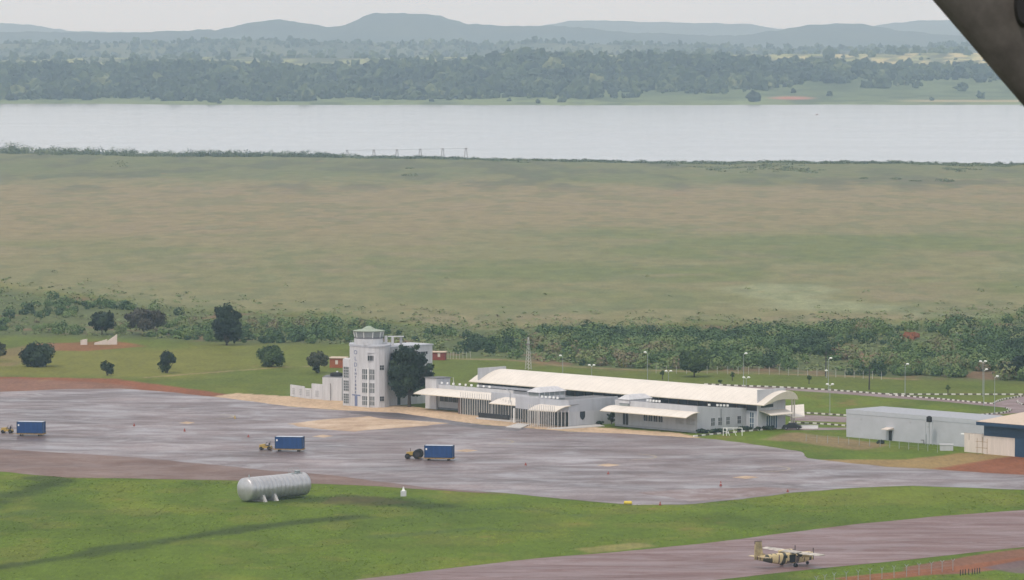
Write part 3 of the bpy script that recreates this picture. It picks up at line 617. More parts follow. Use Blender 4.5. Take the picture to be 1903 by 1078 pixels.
# left lower stair bay
lb = [(-7.1, 4.6), (-5.38, 3.2), (-4.6, 8), (-6.6, 9)]
m = MB(); m.prism(lb, -.2, 11.2); m.build('stair_bay', M['white'], tw)
for z0, z1 in ((.5, 2.9), (3.5, 6.1), (6.7, 9.4)):
    window(tw, lb[0], lb[1], .25, 1.95, z0, z1, 3, 4, 'gglass', bar=.08)
    window(tw, fp[1], fp[2], .18, 1.95, z0 - .1, z1 - .2, 3, 2, 'gglass', bar=.13)
    window(tw, fp[2], fp[3], .25, 1.65, z0 - .1, z1 - .2, 3, 2, 'gglass', bar=.13)
m = MB(); m.tube((-.78, -1.85, -.1), (-.78, -1.85, 9.5), .16, None, 8); m.build('fin', M['lampw'], tw)
window(tw, (-1.5, -1.62), (1.6, -2.25), .6, 2.3, 11.2, 12.5, 3, 1, 'glass', bar=.08)
m = MB(); on_face(m, (-1.5, -1.62), (1.6, -2.25), .3, 2.7, 13.1, 13.25, .14, .2); m.build('ledge', M['white'], tw)
for z0 in (9.0, .9 + .6): window(tw, fp[4], fp[5], .2, 1.4, z0, z0 + 1.15, 2, 2, 'glass', frame='wall', bar=.05)
window(tw, P1, P2, .5, 1.1, 10.6, 12.6, 1, 2, 'glass', frame='wall')
for s0 in (4, 6.5, 9): window(tw, P1, P2, s0, s0 + 1.4, 6.4, 7.8, 2, 1, 'glass', frame='wall')
window(tw, P1, P2, 9.5, 12.6, 11.9, 12.6, 4, 1, 'glass', frame='wall')  # horizontal shadow below the wing top, built as a dark window band
window(tw, P1, P2, 2.6, 3.7, .02, 2.3, 1, 1, 'glass', frame='wall', name='door')
m = MB()
for k in range(9): m.tube((-5.2 + k * .55, 3.5 - k * .62, 14.9), (-5.2 + k * .55, 3.5 - k * .62, 15.7), .03, None, 5)
m.tube((-5.2, 3.5, 15.7), (-.8, -1.46, 15.7), .03, None, 5); m.build('railing', M['greyw'], tw)
# lettering, one mesh per letter, on the flat left face
dv = (Vector((*fp[1], 0)) - Vector((*fp[0], 0))).normalized(); nv_ = Vector((dv.y, -dv.x, 0))
def letter(ch, sz, along, z, mat, par=tw, wide=1.0):
    me = textmesh(ch, sz); me.materials.append(mat); o = bpy.data.objects.new('letter', me); col.objects.link(o); o.parent = par
    rot = Matrix((dv, Vector((0, 0, 1)), nv_)).transposed().to_4x4()
    o.matrix_local = Matrix.Translation(Vector((*fp[0], 0)) + dv * along + nv_ * .03 + Vector((0, 0, z))) @ rot @ Matrix.Diagonal((wide, 1, 1, 1)); o['label'] = 'faded blue letter ' + ch if sz < 1 else 'washed out large letter ' + ch
for i, ch in enumerate('OLD'): letter(ch, 1.4, 2.35, 13.0 - i * 1.5, M['letterf'], wide=1.2)
for i, ch in enumerate('ENTEBBE'): letter(ch, .82, 2.35, 8.75 - i * .9, M['letter'], wide=1.25)
m = MB(); on_face(m, fp[0], fp[1], 1.0, 4.2, 2.55, 2.85, .05); on_face(m, fp[0], fp[1], 2.0, 3.0, .1, 2.5, .04); m.build('door', M['letterf'], tw)
# cab
cx_, cy_ = -.8, 3.4
cab = MB(); cab.lathe([(3.55, 14.9), (3.55, 16.2), (3.4, 16.25)], cx_, cy_, 20, 0, False); cabo = cab.build('cab', M['white'], tw)
g = MB(); g.lathe([(3.25, 16.25), (3.62, 17.95)], cx_, cy_, 10, 0, False); g.build('pane', M['paleglass'], cabo)
for k in range(10):
    g = MB(); a = 2 * PI * k / 10; g.tube((cx_ + 3.3 * math.cos(a), cy_ + 3.3 * math.sin(a), 16.2), (cx_ + 3.68 * math.cos(a), cy_ + 3.68 * math.sin(a), 17.98), .09, None, 6); g.build('mullion', M['lampw'], cabo)
g = MB(); g.lathe([(3.45, 16.3), (3.46, 16.75), (3.2, 16.75)], cx_, cy_, 10, 0, False); g.build('console', M['slab'], cabo)
g = MB(); g.lathe([(3.85, 17.98), (3.95, 18.2), (1.6, 18.55), (1.4, 18.75), (.5, 19.2), (.05, 19.3)], cx_, cy_, 10, 0, False); g.build('cab_roof', M['greenroof'], tw)
g = MB(); g.box(cx_ - .9, cx_ + .7, -1.4, -.9, 14.92, 15.4); g.build('parapet_block', M['white'], tw)
for q in ((3.0, 3.7, 3.0, 3.7, 14.92, 16.9), (4.6, 5.2, 6, 6.6, 14.32, 16.4), (6.6, 7.2, 7.5, 8, 14.32, 16.3)): g = MB(); g.box(*q); g.build('roof_pier', M['white'], tw)
g = MB(); g.box(3.75, 7.6, 6.3, 8.2, 16.41, 16.55); g.build('roof_beam', M['wall'], tw)

# side annex and block walls left of the tower
an = empty('annex', G(616, 745), 0, 'plain white flat roofed annex between the block walls and the tower', 'building')
k = FPX / G(616, 745).y
m = MB(); m.prism([(-18 / k, 1.0), (18.5 / k, -1.2), (24 / k, 6), (-12 / k, 8)], -.1, 5.6); m.build('wall', M['white'], an)
m = MB(); m.tube((1 / k - .5, -.35, .0), (1 / k - .5, -.35, 4.2), .06, None, 6); m.build('downpipe', M['darkpole'], an)
m = MB(); m.prism([(-17.5 / k, 1.2), (18 / k, -.9), (23 / k, 5.8), (-12 / k, 7.6)], 5.603, 5.75); m.build('roof', M['slab'], an)
wt = empty('roof_tank', G(622, 745) + Vector((.2, 2.4, 5.76)), 0, 'black flat tank lying on the annex roof', 'water tank')
m = MB(); m.lathe([(1.5, 0), (1.55, .3), (1.5, .75), (.8, .95), (.2, 1.0)], n=18); m.build('tank', M['dark'], wt); m = MB(); m.tube((.2, 0, 1.0), (.2, 0, 1.25), .25); m.build('lid', M['lampw'], wt)
kw = FPX / G(560, 740).y
for i, (x0, x1, y0, y1, hh, lb_) in enumerate(((538, 564, 737, 740.5, 2.85, 'leftmost low white wall panel with pierced blocks'), (564.4, 577.5, 741, 742, 2.5, 'short pinkish wall panel between two taller ones'), (578, 598, 742, 743.5, 3.75, 'tallest pierced block wall panel, next to the annex'))):
    a, b_ = G(x0, y0), G(x1, y1); w = empty('block_wall', a, math.atan2(b_.y - a.y, b_.x - a.x), lb_, 'wall', 'block walls left of the tower'); L = (b_ - a).length
    m = MB(); m.box(0, L, 0, .3, -.1, hh); m.build('panel', M['white'], w)
    n = 2 if i == 0 else 1
    for j in range(n):
        m = MB(); c = L * (j + .5) / n; 
        for r_ in range(4):
            for c_ in range(3): m.box(c - .55 + c_ * .4, c - .25 + c_ * .4, -.03, .02, .6 + r_ * .4, .88 + r_ * .4)
        m.build('pierced_block', M['recess'], w)

# ------------------------------------------------------------------ terminal
TO = G(1408, 800.8)
tm = empty('terminal', TO, -TH, 'long white terminal with an arched cream roof, low front wings and curved canopies', 'building')
def LP(px, py, z=0.0):
    d = G(px, py, z) - TO; return (d.dot(U), d.dot(V))
# hall
m = MB(); m.box(-92.4, -.3, .9, 9.2, -.2, 4.2); m.build('hall_wall', M['greyw'], tm)
m = MB(); m.box(-92.2, -.35, 1.0, 9.1, 4.203, 6.3); m.build('clerestory', M['glass'], tm)  # dark glass band; its tone also stands for the shade under the eave
m = MB()
for k in range(30): m = MB(); m.box(-91 + k * 3.1, -90.85 + k * 3.1, .86, .985, 4.2, 5.6); m.build('clerestory_post', M['brownp'], tm)
top = [(-.5, 5.85), (.6, 6.4), (1.8, 7.0), (3.0, 7.55), (4.2, 8.0), (5.6, 8.4), (7.0, 8.6), (8.2, 8.62), (9.2, 8.4), (10.0, 7.95), (10.6, 7.35), (10.9, 6.75)]
bot = [(-.5, 5.68), (.6, 5.9), (1.8, 6.15), (3.0, 6.5), (4.2, 6.72), (5.6, 6.82), (7.0, 6.8), (8.2, 6.72), (9.2, 6.65), (10.0, 6.6), (10.6, 6.55), (10.9, 6.5)]
def arch(u0, u1, tp, bt, mi=0):
    m = MB(); n = len(tp)
    for a, b_ in ((u0, u1),):
        ring = [(v_, z) for v_, z in tp] + [(v_, z) for v_, z in bt[::-1]]
        vs = [(a, *p) for p in ring] + [(b_, *p) for p in ring]; N_ = len(ring)
        m.add(vs[:n * 1] + vs[N_:N_ + n], [[i, n + i, n + i + 1, i + 1] for i in range(n - 1)], 0, True)
        lo0 = vs[n:N_]; lo1 = vs[N_ + n:]
        m.add(lo0 + lo1, [[i, n + i, n + i + 1, i + 1] for i in range(n - 1)], 1, True)
        m.add([vs[0], vs[N_ - 1], vs[N_ * 2 - 1], vs[N_]], [[0, 1, 2, 3]], 1); m.add([vs[n - 1], vs[n], vs[N_ + n], vs[N_ + n - 1]], [[3, 2, 1, 0]], 1)
        for base in (vs[:N_], vs[N_:]):
            m.add(base, [[i, i + 1, N_ - 2 - i, N_ - 1 - i] for i in range(n - 1)], 1)
    return m
arch(-95.3, 2.6, top, bot).build('hall_roof', [M['roof'], M['fascia']], tm)
m = MB()
for k in range(40):
    u_ = -94 + k * 2.4
    vs = []
    for v_, z in top: vs += [(u_, v_, z + .02), (u_ + .05, v_, z + .02)]
m = MB(); m.box(-.15, .15, .2, 9.3, -.2, 9.15); m.build('gable_screen', M['wall'], tm)
m = MB(); m.box(-92.8, -92.45, .2, 9.3, -.2, 9.15); m.build('gable_screen', M['wall'], tm)
m = MB()
for v_, z1 in ((9.9, 6.55), (10.7, 6.5)):
    m = MB(); m.tube((1.6, v_, -.1), (1.6, v_, z1), .17, None, 10); m.build('porch_column', M['cream'], tm)
# gable porch, door, windows
G0, G1 = (.15, .2), (.15, 9.3)
def gface(m, s0, s1, z0, z1, out, dep): on_face(m, G0, G1, s0, s1, z0, z1, out, dep)
m = MB(); gface(m, 2.6, 6.4, .0, 3.0, .04, .06); w_ = m.build('doorway', M['glassb'], tm)
m = MB()
for k in range(6): gface(m, 2.6 + k * .75, 2.68 + k * .75, 0, 3.0, .08, .06)
m.build('mullion', M['lampw'], w_)
m = MB(); gface(m, 1.0, 5.0, 5.0, 5.7, .03, .05); m.build('gable_window', M['glass'], tm)
def canopy(name, p_in0, p_in1, p_out1, p_out0, z_in, z_out, th=.16, n=7, sag=.35):
    """a thin curved sheet roof from the wall line to its lower outer edge"""
    m = MB(); rows = []
    for i in range(n + 1):
        t_ = i / n; z = z_in + (z_out - z_in) * t_ + sag * math.sin(PI * t_) * (1 if sag > 0 else 1)
        a = Vector((p_in0[0], p_in0[1], 0)).lerp(Vector((p_out0[0], p_out0[1], 0)), t_); c = Vector((p_in1[0], p_in1[1], 0)).lerp(Vector((p_out1[0], p_out1[1], 0)), t_)
        rows.append(((a.x, a.y, z), (c.x, c.y, z)))
    tv = [p for r in rows for p in r]; bv = [(p[0], p[1], p[2] - th) for p in tv]
    q = [[2 * i, 2 * i + 1, 2 * i + 3, 2 * i + 2] for i in range(n)]
    m.add(tv, q, 0, True); m.add(bv, [f[::-1] for f in q], 1, True)
    e0 = [2 * i for i in range(n + 1)]; e1 = [2 * i + 1 for i in range(n + 1)]
    for e in (e0, e1): m.add([tv[i] for i in e] + [bv[i] for i in e], [[i, i + 1, n + 2 + i, n + 1 + i] for i in range(n)], 1)
    m.add([tv[-2], tv[-1], bv[-1], bv[-2]], [[0, 1, 2, 3]], 1); m.add([tv[0], tv[1], bv[1], bv[0]], [[3, 2, 1, 0]], 1)
    return m.build(name, [M['roof'], M['fascia']], tm)
canopy('porch_canopy', (.15, .6), (.15, 8.9), (3.1, 8.9), (3.1, 1.4), 4.4, 3.5, sag=.1)
canopy('entrance_canopy', (-4.5, 20.5), (-4.5, 9.5), (2.2, 9.5), (2.2, 13.5), 4.5, 2.5, sag=-.25)
# low wing, section by section (u along the front, v towards the hall)
ZP = 5.9
eW = LP(1297, 806)            # outer corner of the right wing
m = MB()
m.box(-95.6, -66.5, -13.0, -12.6, -.2, ZP)                     # A wall
m.build('wing_wall', M['wall'], tm)
m = MB(); m.prism([(-30.6, -14.9), (eW[0], eW[1]), (-4.1, 1.0), (-4.4, 1.0), (eW[0] - .35, eW[1] + .3), (-30.6, -14.6)], -.2, ZP, ztops=[6, 6, 4.7, 4.7, 6, 6]); m.build('wing_wall', M['wall'], tm)
m = MB(); m.box(-96.4, -92.6, -13.6, -9.0, -.2, 7.3); m.build('end_pier', M['white'], tm)
m = MB(); m.box(-96.7, -92.3, -13.8, -8.8, 7.303, 7.5); m.build('pier_slab', M['slab'], tm)
m = MB(); m.box(-92.5, -66.5, -12.55, .85, 4.2, 4.4); m.build('wing_roof', M['slab'], tm)
m = MB(); m.box(-92.5, -66.5, -.2, .2, 4.65, 5.2); m.build('back_parapet', M['greyw'], tm)
m = MB(); m.prism([(-30.4, -14.55), (-4.75, -14.55), (-4.5, .88), (-30.4, .88)], 4.3, 4.4); m.build('wing_roof', M['slab'], tm)
# B/C blocks: upper walls carried on the screen, D solid wall with a shield
cA, cB, cC, cD, cE = LP(958, 786.5), LP(1002, 791.2), LP(1040, 794.6), LP(1057, 794.6), LP(1114, 790.2)
def inset(p, d): return (p[0], p[1] + d)
upper = [cA, cB, cC, cD, cE, (cE[0], 0), (cA[0], 0)]
m = MB(); m.prism([cA, cB, cC, cD, cE, (cE[0], cE[1] + 6), (cE[0] - .4, cE[1] + 6), (cE[0] - .4, cE[1] + .4), (cD[0], cD[1] + .5), (cC[0], cC[1] + .5), (cB[0], cB[1] + .4), (cA[0], cA[1] + .4)], 3.35, 6.15); m.build('upper_wall', M['greyw'], tm)
m = MB(); m.prism([(cA[0] + .3, cA[1] + .3), (cB[0], cB[1] + .4), (cC[0], cC[1] + .5), (cD[0] + .2, cD[1] + .5), (cE[0] - .45, cE[1] + .5), (cE[0] - .45, -.3), (cA[0] + .3, -.3)], 4.9, 5.0); m.build('wing_roof', M['slab'], tm)
m = MB(); m.prism([cD, cE, (cE[0], -10), (cD[0] - 1.0, cD[1] + 10)], -.2, 3.347); m.build('corner_wall', M['wall'], tm)
m = MB(); m.prism([(cA[0], cA[1] + 2.2), (cB[0], cB[1] + 2.2), (cC[0], cC[1] + 2.2), (cD[0] - .9, cD[1] + 2.2), (cD[0] - .9, -8), (cA[0], -8)], -.2, 3.346); m.build('glazed_front', M['gglass'], tm)
m = MB(); m.box(-78.5, -53.5, -18.3, -13.05, -.2, 3.9); m.build('glazed_front', M['gglass'], tm)
m = MB(); m.box(-66.3, cA[0] - .05, -20.2, -19.8, 3.95, 5.95); m.build('upper_wall', M['greyw'], tm)
# shield on the corner wall
dsh = (Vector((*cE, 0)) - Vector((*cD, 0))); Ld = dsh.length; dsh.normalize(); nsh = Vector((dsh.y, -dsh.x, 0)); o_ = Vector((*cD, 0)) + dsh * (Ld * .45)
pts = [(-.75, 3.3), (.75, 3.3), (.75, 2.2), (.55, 1.75), (.0, 1.35), (-.55, 1.75), (-.75, 2.2)]
m = MB(); f0 = [o_ + dsh * a + nsh * .1 + Vector((0, 0, z)) for a, z in pts]; f1 = [o_ + dsh * a + nsh * -.02 + Vector((0, 0, z)) for a, z in pts]
m.add(f0 + f1, [list(range(7))] + [[i, (i + 1) % 7, 7 + (i + 1) % 7, 7 + i] for i in range(7)]); m.build('shield', M['glass'], tm)
# recess under canopy E
E0, E1 = (-30.6, -14.9), eW
for s0, s1 in ((2.6, 4.4), (9.3, 10.6), (10.9, 12.2), (12.5, 13.8), (14.1, 15.4), (19.5, 22.2), (22.8, 25.6)):
    window(tm, E0, E1, s0, s1, 1.7 if s0 > 5 else .05, 3.2, 2, 1, 'glass' if s0 < 16 else 'recess', frame='greyw')
m = MB(); on_face(m, E0, E1, .1, 25.9, -.1, .45, .06, .08); m.build('plinth', M['recess'], tm)
cE0, cE1 = LP(1104, 766.5, 3.55), LP(1278, 782, 3.55)
canopy('canopy', (-31.0, -14.95), (-3.4, -14.95), (-3.4, -19.4), (-31.0, -19.4), 4.75, 3.75, sag=.3)
canopy('canopy', (-94.5, -13.05), (-64.8, -13.05), (-64.8, -19.2), (-94.5, -19.2), 5.0, 4.0, sag=.35)
canopy('canopy', (-61.5, -20.25), (cA[0] - .1, -20.25), (cA[0] - .1, -25.5), (-61.5, -25.5), 5.1, 3.95, sag=.2)
canopy('canopy', (cB[0] + .6, cB[1] + .3), (cD[0] + .6, cD[1] + .2), (cD[0] + .1, cD[1] - 4.2), (cB[0] + .6, cB[1] - 4.2), 4.9, 3.75, sag=.3)
# windows of the wall under canopy A
A0, A1 = (-92.5, -13.0), (-78.6, -13.0)
window(tm, A0, A1, .6, 9.6, 1.9, 3.5, 6, 1, 'glass', frame='greyw')
m = MB(); on_face(m, A0, A1, 0, 13.4, -.1, .5, .06, .08); m.build('plinth', M['slab'], tm)
m = MB(); m.box(-79.6, -78.6, -18.5, -17.9, 0, 3.9); m.build('pier', M['brownp'], tm)
# slender pole screens
def pole_row(p, q, n, z0, z1, r=.075):
    for i in range(n):
        t_ = (i + .5) / n; x = p[0] + (q[0] - p[0]) * t_; y = p[1] + (q[1] - p[1]) * t_
        zz = z1(t_) if callable(z1) else z1
        m = MB(); m.tube((x, y, z0), (x, y, zz), r, None, 6); m.build('pole', M['pole'], tm)
pole_row((-78.0, -19.5), (-66.5, -19.7), 14, -.05, 5.3); pole_row((-66.0, -20.6), (cA[0] - .8, -25.8), 8, -.05, 5.0)
pole_row(inset(cA, -.25), inset(cB, -.25), 10, -.05, 3.3); pole_row((cB[0] + .8, cB[1] - 4.35), (cD[0] + .1, cD[1] - 4.35), 15, -.05, 5.1)
pole_row((cD[0] + .25, cD[1] - 4.2), (cD[0] + .9, cD[1] - .3), 4, -.05, 3.9)
for p in (cA, (cB[0] + .3, cB[1])):
    m = MB(); m.tube((p[0], p[1] - .45, -.1), (p[0], p[1] - .45, 3.34), .2, None, 10); m.build('column', M['lampw'], tm)
m = MB(); m.box(-66.2, cA[0] - .2, -25.2, -20.4, -.1, .35); m.build('terrace', M['concrete'], tm)
m = MB(); m.box(-65.6, cA[0] - 3.0, -25.0, -24.7, .353, 1.5); m.build('terrace_glass', M['glass'], tm)
m = MB(); m.prism([(cC[0] + 1.5, cC[1] - 5.5), (cD[0] + 3.2, cD[1] - 5.5), (cE[0] + 4.5, cE[1] - 2.6), (cE[0] + .2, cE[1] - .2), (cD[0] + .2, cD[1] - .2)], -.1, .12); m.build('step_slab', M['concrete'], tm)
m = MB(); m.prism([LP(940, 796), LP(968, 798), LP(985, 791), LP(962, 789)], -.1, .2); m.build('step_slab', M['concrete'], tm)
# right wing end windows and glass door
W0, W1 = eW, (-4.1, 1.0)
for s0, s1 in ((4.3, 5.6), (6.6, 7.9), (9.2, 10.4), (12.8, 14.0)): window(tm, W0, W1, s0, s1, 1.3, 3.1, 2, 2, 'glass' if s0 > 12 else 'gglass', bar=.08)
window(tm, (-4.0, .9), (-.4, .9), .9, 2.3, .1, 3.9, 2, 3, 'glassb', frame='lampw', name='glass_door')
m = MB(); m.tube((eW[0] + .15, 0 - 7.4, 1.2), (eW[0] + .15, -7.4, 5.0), .07, None, 6); m.build('downpipe', M['slab'], tm)
# roof lanterns
def lantern(px, py, z, L, W, hgt):
    c = LP(px, py, z); x, y = c; b_ = MB(); b_.box(x - W / 2, x + W / 2, y - L / 2, y + L / 2, 4.3, z + hgt); lo = b_.build('roof_lantern', M['paleglass'], tm)
    m = MB()
    for i in range(6):
        yy = y - L / 2 + L * i / 5
        for xx in (x - W / 2 - .03, x + W / 2 + .03): m.box(xx - .08, xx + .08, yy - .09, yy + .09, 5.4, z + hgt - .003)
    m.box(x - W / 2 - .1, x + W / 2 + .1, y - L / 2 - .1, y + L / 2 + .1, 5.4, z + .12); m.build('mullion', M['white'], lo)
    m = MB(); e = .35; h2 = 1.0
    vs = [(x - W / 2 - e, y - L / 2 - e, z + hgt), (x + W / 2 + e, y - L / 2 - e, z + hgt), (x + W / 2 + e, y + L / 2 + e, z + hgt), (x - W / 2 - e, y + L / 2 + e, z + hgt), (x - W * .2, y - L * .36, z + hgt + h2), (x + W * .2, y - L * .36, z + hgt + h2), (x + W * .2, y + L * .36, z + hgt + h2), (x - W * .2, y + L * .36, z + hgt + h2)]
    m.add(vs, [[0, 1, 5, 4], [1, 2, 6, 5], [2, 3, 7, 6], [3, 0, 4, 7], [4, 5, 6, 7], [3, 2, 1, 0]]); m.build('lantern_roof', M['white'], lo)
lantern(1016, 736, 6.0, 8.2, 3.6, 1.0); lantern(1181, 743.6, 6.0, 7.2, 3.0, .25)
# white floodlights along the parapets
def floodlight(u_, v_, z, yaw, label):
    p = TO + U * u_ + V * v_ + Vector((0, 0, z)); o = empty('floodlight', p, yaw, label, 'floodlight', 'white floodlights on the terminal parapets')
    m = MB(); m.tube((0, 0, 0), (0, 0, .35), .05, None, 6); m.build('bracket', M['steel'], o)
    m = MB(); m.prism([(-.26, -.2), (.26, -.2), (.18, .18), (-.18, .18)], .22, .66); m.build('housing', M['lampw'], o); return o
for i in range(5): floodlight(cB[0] + (cC[0] - cB[0]) * (.12 + .19 * i), cB[1] + (cC[1] - cB[1]) * (.12 + .19 * i) + .25, 6.15, -TH + .2, 'white floodlight in the row of five before the first roof lantern')
for i in range(4): floodlight(-4.26, -8.5 + i * 1.1, 6.0 - (6.4 + i * 1.1) * .0818, .3, 'white floodlight in the row of four over the right wing windows')
for i in range(5): floodlight(-20.3 + i * .95, -14.75, 5.98, .2, 'white floodlight in the row beside the flatter second lantern')
floodlight(-4.26, -11.2, 5.7, .6, 'lone tilted white floodlight left of the row of four'); 
for i in range(9): floodlight(-91.5 + i * 2.1, -12.8, ZP, (.3, 1.2, -.5)[i % 3], 'white floodlight along the left parapet under open lawn')
# flag-like mast on left parapet
def whip(px, py, z, hgt, label, lean=.12):
    c = G(px, py, z); o = empty('antenna_mast', c, 0, label, 'mast'); m = MB(); m.tube((0, 0, 0), (-lean * hgt, 0, hgt), .09, .05, 6); m.build('rod', M['pole'], o); m = MB(); m.box(-.18, .18, -.18, .18, -.02, .14); m.build('foot', M['steel'], o)
whip(844, 720.5, 5.92, 2.4, 'leaning white rod on the left parapet')

# posts standing on the canopies
tagpos = [(LP(946, 744, 5.8), 'slim bent lamp on the wall above the stepped canopy')]
c = G(948, 748, 4.6); o = empty('wall_lamp', c, 0, 'slim grey lamp bent over the stepped canopy', 'lamp'); m = MB(); m.tube((0, 0, -.1), (0, 0, 2.3), .1, None, 6); m.tube((0, 0, 2.3), (-.7, 0, 2.9), .08, None, 6); m.build('post', M['steel'], o); m = MB(); m.obox((-.85, 0, 3.0), (.3, 0, -.12), (0, .15, 0), (.04, 0, .1)); m.build('lamp_head', M['greyw'], o)

# white steel frame, parked car, low white wall near the gable
fr = empty('steel_frame', G(1363, 811), -.05, 'low white open steel frame beside the striped kerb', 'frame')
m = MB()
for x in (-2.1, -1.35, 2.1): m.tube((x, 0, -.05), (x, 0, 1.75), .09, None, 6)
m.tube((-2.1, 0, 1.7), (2.1, 0, 1.7), .08, None, 6); m.tube((-.7, 0, 0), (-1.3, 0, 1.7), .07, None, 6); m.tube((.8, 0, 0), (0, 0, 1.7), .07, None, 6); m.tube((-2.1, .0, .9), (-1.35, 0, .9), .07, None, 6); m.build('bars', M['lampw'], fr)
lw = empty('low_wall', G(1505, 798), .1, 'low bright white wall right of the parked dark car', 'wall'); m = MB(); m.box(-2.1, 2.1, -.2, .2, -.1, .8); m.build('wall', M['lampw'], lw); m = MB(); m.box(-2.15, 2.15, -.25, .25, .803, .88); m.build('coping', M['concrete'], lw)
def car(px, py, rz, mat, label):
    o = empty('parked_car', G(px, py), rz, label, 'car')
    prof = [(-2.1, .35), (-2.15, .8), (-1.95, 1.0), (-1.3, 1.05), (-.75, 1.5), (.75, 1.5), (1.35, 1.02), (2.0, .88), (2.15, .6), (2.1, .35)]
    m = MB(); m.add([(x, -.85, z) for x, z in prof] + [(x, .85, z) for x, z in prof], [list(range(10)), list(range(19, 9, -1))] + [[i, i + 10, (i + 1) % 10 + 10, (i + 1) % 10] for i in range(10)]); m.build('body', mat, o)
    m = MB()
    for y in (-.862, .852): m.add([(-1.15, y, 1.05), (1.2, y, 1.05), (.7, y, 1.43), (-.7, y, 1.43)], [[0, 1, 2, 3]]); m.obox((0, y + .005, 1.24), (.7, 0, 0), (0, .012, 0), (0, 0, .16))
    m.build('window', M['glass'], o)
    for x in (-1.3, 1.3):
        for y in (-.8, .8):
            m = MB(); m.tube((x, y - .1, .32), (x, y + .1, .32), .32, None, 14); w = m.build('wheel', M['black'], o); m = MB(); m.tube((x, y - .115, .32), (x, y + .115, .32), .17, None, 10); m.build('rim', M['steel'], w)
    for y in (-.6, .6):
        m = MB(); m.obox((2.1, y, .7), (.04, 0, 0), (0, .18, 0), (0, 0, .08)); m.build('headlight', M['lampw'], o)
car(1474, 799.5, R(-10), M['dark'], 'dark car parked under the arched roof end')

# ------------------------------------------------------------------ landside buildings at right
lg = empty('shed', G(1575, 813), -TH, 'long plain grey shed with a blank wall behind the grass verge', 'building')
m = MB(); m.box(0, 62, 0, 12, -.2, 6.1); m.build('wall', plain('pale_blue_grey_render', (.445, .455, .485), .7, .2, var=.07, scale=.35), lg)
m = MB(); m.box(-.06, 62.06, -.07, -.003, 5.2, 6.16); m.build('parapet', plain('pale_parapet', (.45, .465, .50), .7, .2, var=.06, scale=.5), lg)
m = MB(); m.box(0, 62, .0, 12, 6.103, 6.14); m.build('roof', plain('toned_down_roof', (.36, .37, .40), .8, .1, var=.1), lg)  # roof colour lowered to offset the extra light on its flat top
d = G(1657, 820) - G(1575, 813); us = d.dot(U) 
m = MB(); m.box(us - .35, us + .55, -.06, .0, .0, 2.2); m.build('door', M['glass'], lg)
m = MB(); m.prism([(us - 1.0, -1.9), (us + 1.1, -1.9), (us + 1.1, -.01), (us - 1.0, -.01)], 2.45, 2.6, ztops=[2.6, 2.6, 2.9, 2.9]); m.build('awning', M['cream'], lg)
for s_, z_ in ((4.3, 4.0), (18.8, 4.2), (24, 3.6)):
    m = MB(); m.box(s_, s_ + .3, -.05, -.003, z_, z_ + .3); m.build('vent', M['recess'], lg)
tk = empty('water_tank', G(1735, 828.2), -TH, 'black water tank raised on a thin steel stand before the grey shed', 'water tank')
m = MB()
for x in (-.55, .55):
    for y in (-.55, .55): m.tube((x, y - 1, -.1), (x, y - 1, 5.0), .045, None, 5)
m.box(-.7, .7, -1.7, -.3, 5.0, 5.08); m.build('stand', M['steel'], tk)
m = MB(); m.lathe([(.62, 5.083), (.64, 5.6), (.62, 6.1), (.3, 6.35), (.15, 6.4)], 0, -1, 14); m.build('tank', M['black'], tk)
lb2 = empty('block_hut', G(1762, 839), -.05, 'low white concrete block hut in the grass before the shed', 'hut'); m = MB(); m.box(-1.4, 1.4, -.2, 1.4, -.1, 1.25); m.build('wall', M['wall'], lb2); m = MB(); m.box(-1.5, 1.5, -.3, 1.5, 1.253, 1.36); m.build('roof', M['white'], lb2)
st = empty('standpipe', G(1724, 826), 0, 'thin dark standpipe at the foot of the grey shed wall', 'pipe'); m = MB(); m.tube((0, 0, -.05), (0, 0, 2.1), .06, None, 6); m.build('pipe', M['steel'], st); m = MB(); m.box(-1.2, -.5, -.1, .1, .7, .85); m.box(-.65, -.5, -.1, .1, 0, .7); m.build('bracket', M['slab'], st)
# blue hangar
hg = empty('hangar', G(1890, 850), -TH, 'blue hangar with a tan roof and a cream lower wall', 'hangar')
HO = G(1890, 850)
def HL(px, py, z=0): d = G(px, py, z) - HO; return (d.dot(U), d.dot(V))
ul = HL(1836, 844.5)[0]
m = MB(); m.box(ul, 40, 0, 30, -.2, 3.9); m.build('lower_wall', M['cream'], hg)
m = MB(); m.box(ul - .02, 40, -.06, 30, 3.903, 6.9); m.build('upper_wall', M['navy'], hg)
m = MB(); m.box(0, 14, -.14, -.063, -.1, 4.3); m.build('door', M['navy'], hg)
m = MB(); m.box(ul - .9, 40, -1.6, -.9, 6.2, 7.0); m.build('fascia', M['navy'], hg)
m = MB(); m.add([(ul - .9, -1.6, 7.003), (40, -1.6, 7.003), (40, 30, 9.2), (ul - .9, 30, 9.2), (ul - .9, -1.6, 6.9), (40, -1.6, 6.9), (40, 30, 6.95), (ul - .9, 30, 6.95)], [[0, 1, 2, 3], [4, 7, 6, 5], [4, 0, 3, 7], [1, 5, 6, 2], [0, 4, 5, 1]]); m.build('roof', M['tanroof'], hg)
ya = empty('yard_wall', G(1795, 841), -TH, 'stained cream yard wall joining the blue hangar', 'wall')
dd = (G(1836, 845) - G(1795, 841)).dot(U)
m = MB(); m.box(0, dd + .6, 0, .35, -.1, 4.1); m.build('wall', M['cream'], ya); m = MB(); m.box(-.05, dd + .6, -.05, .4, 4.103, 4.2); m.build('coping', M['recess'], ya)
m = MB(); m.box(-.9, -.02, -.1, .4, 3.7, 3.95); m.build('spotlight', M['lampw'], ya)
m = MB(); m.box(1.3, 1.4, -.03, 0, 2.6, 3.9); m.build('pipe', M['brownp'], ya)
sf = empty('scaffold', G(1838, 847) - V * 1.6, -TH, 'thin rusty scaffold rack before the cream wall', 'scaffold')
m = MB()
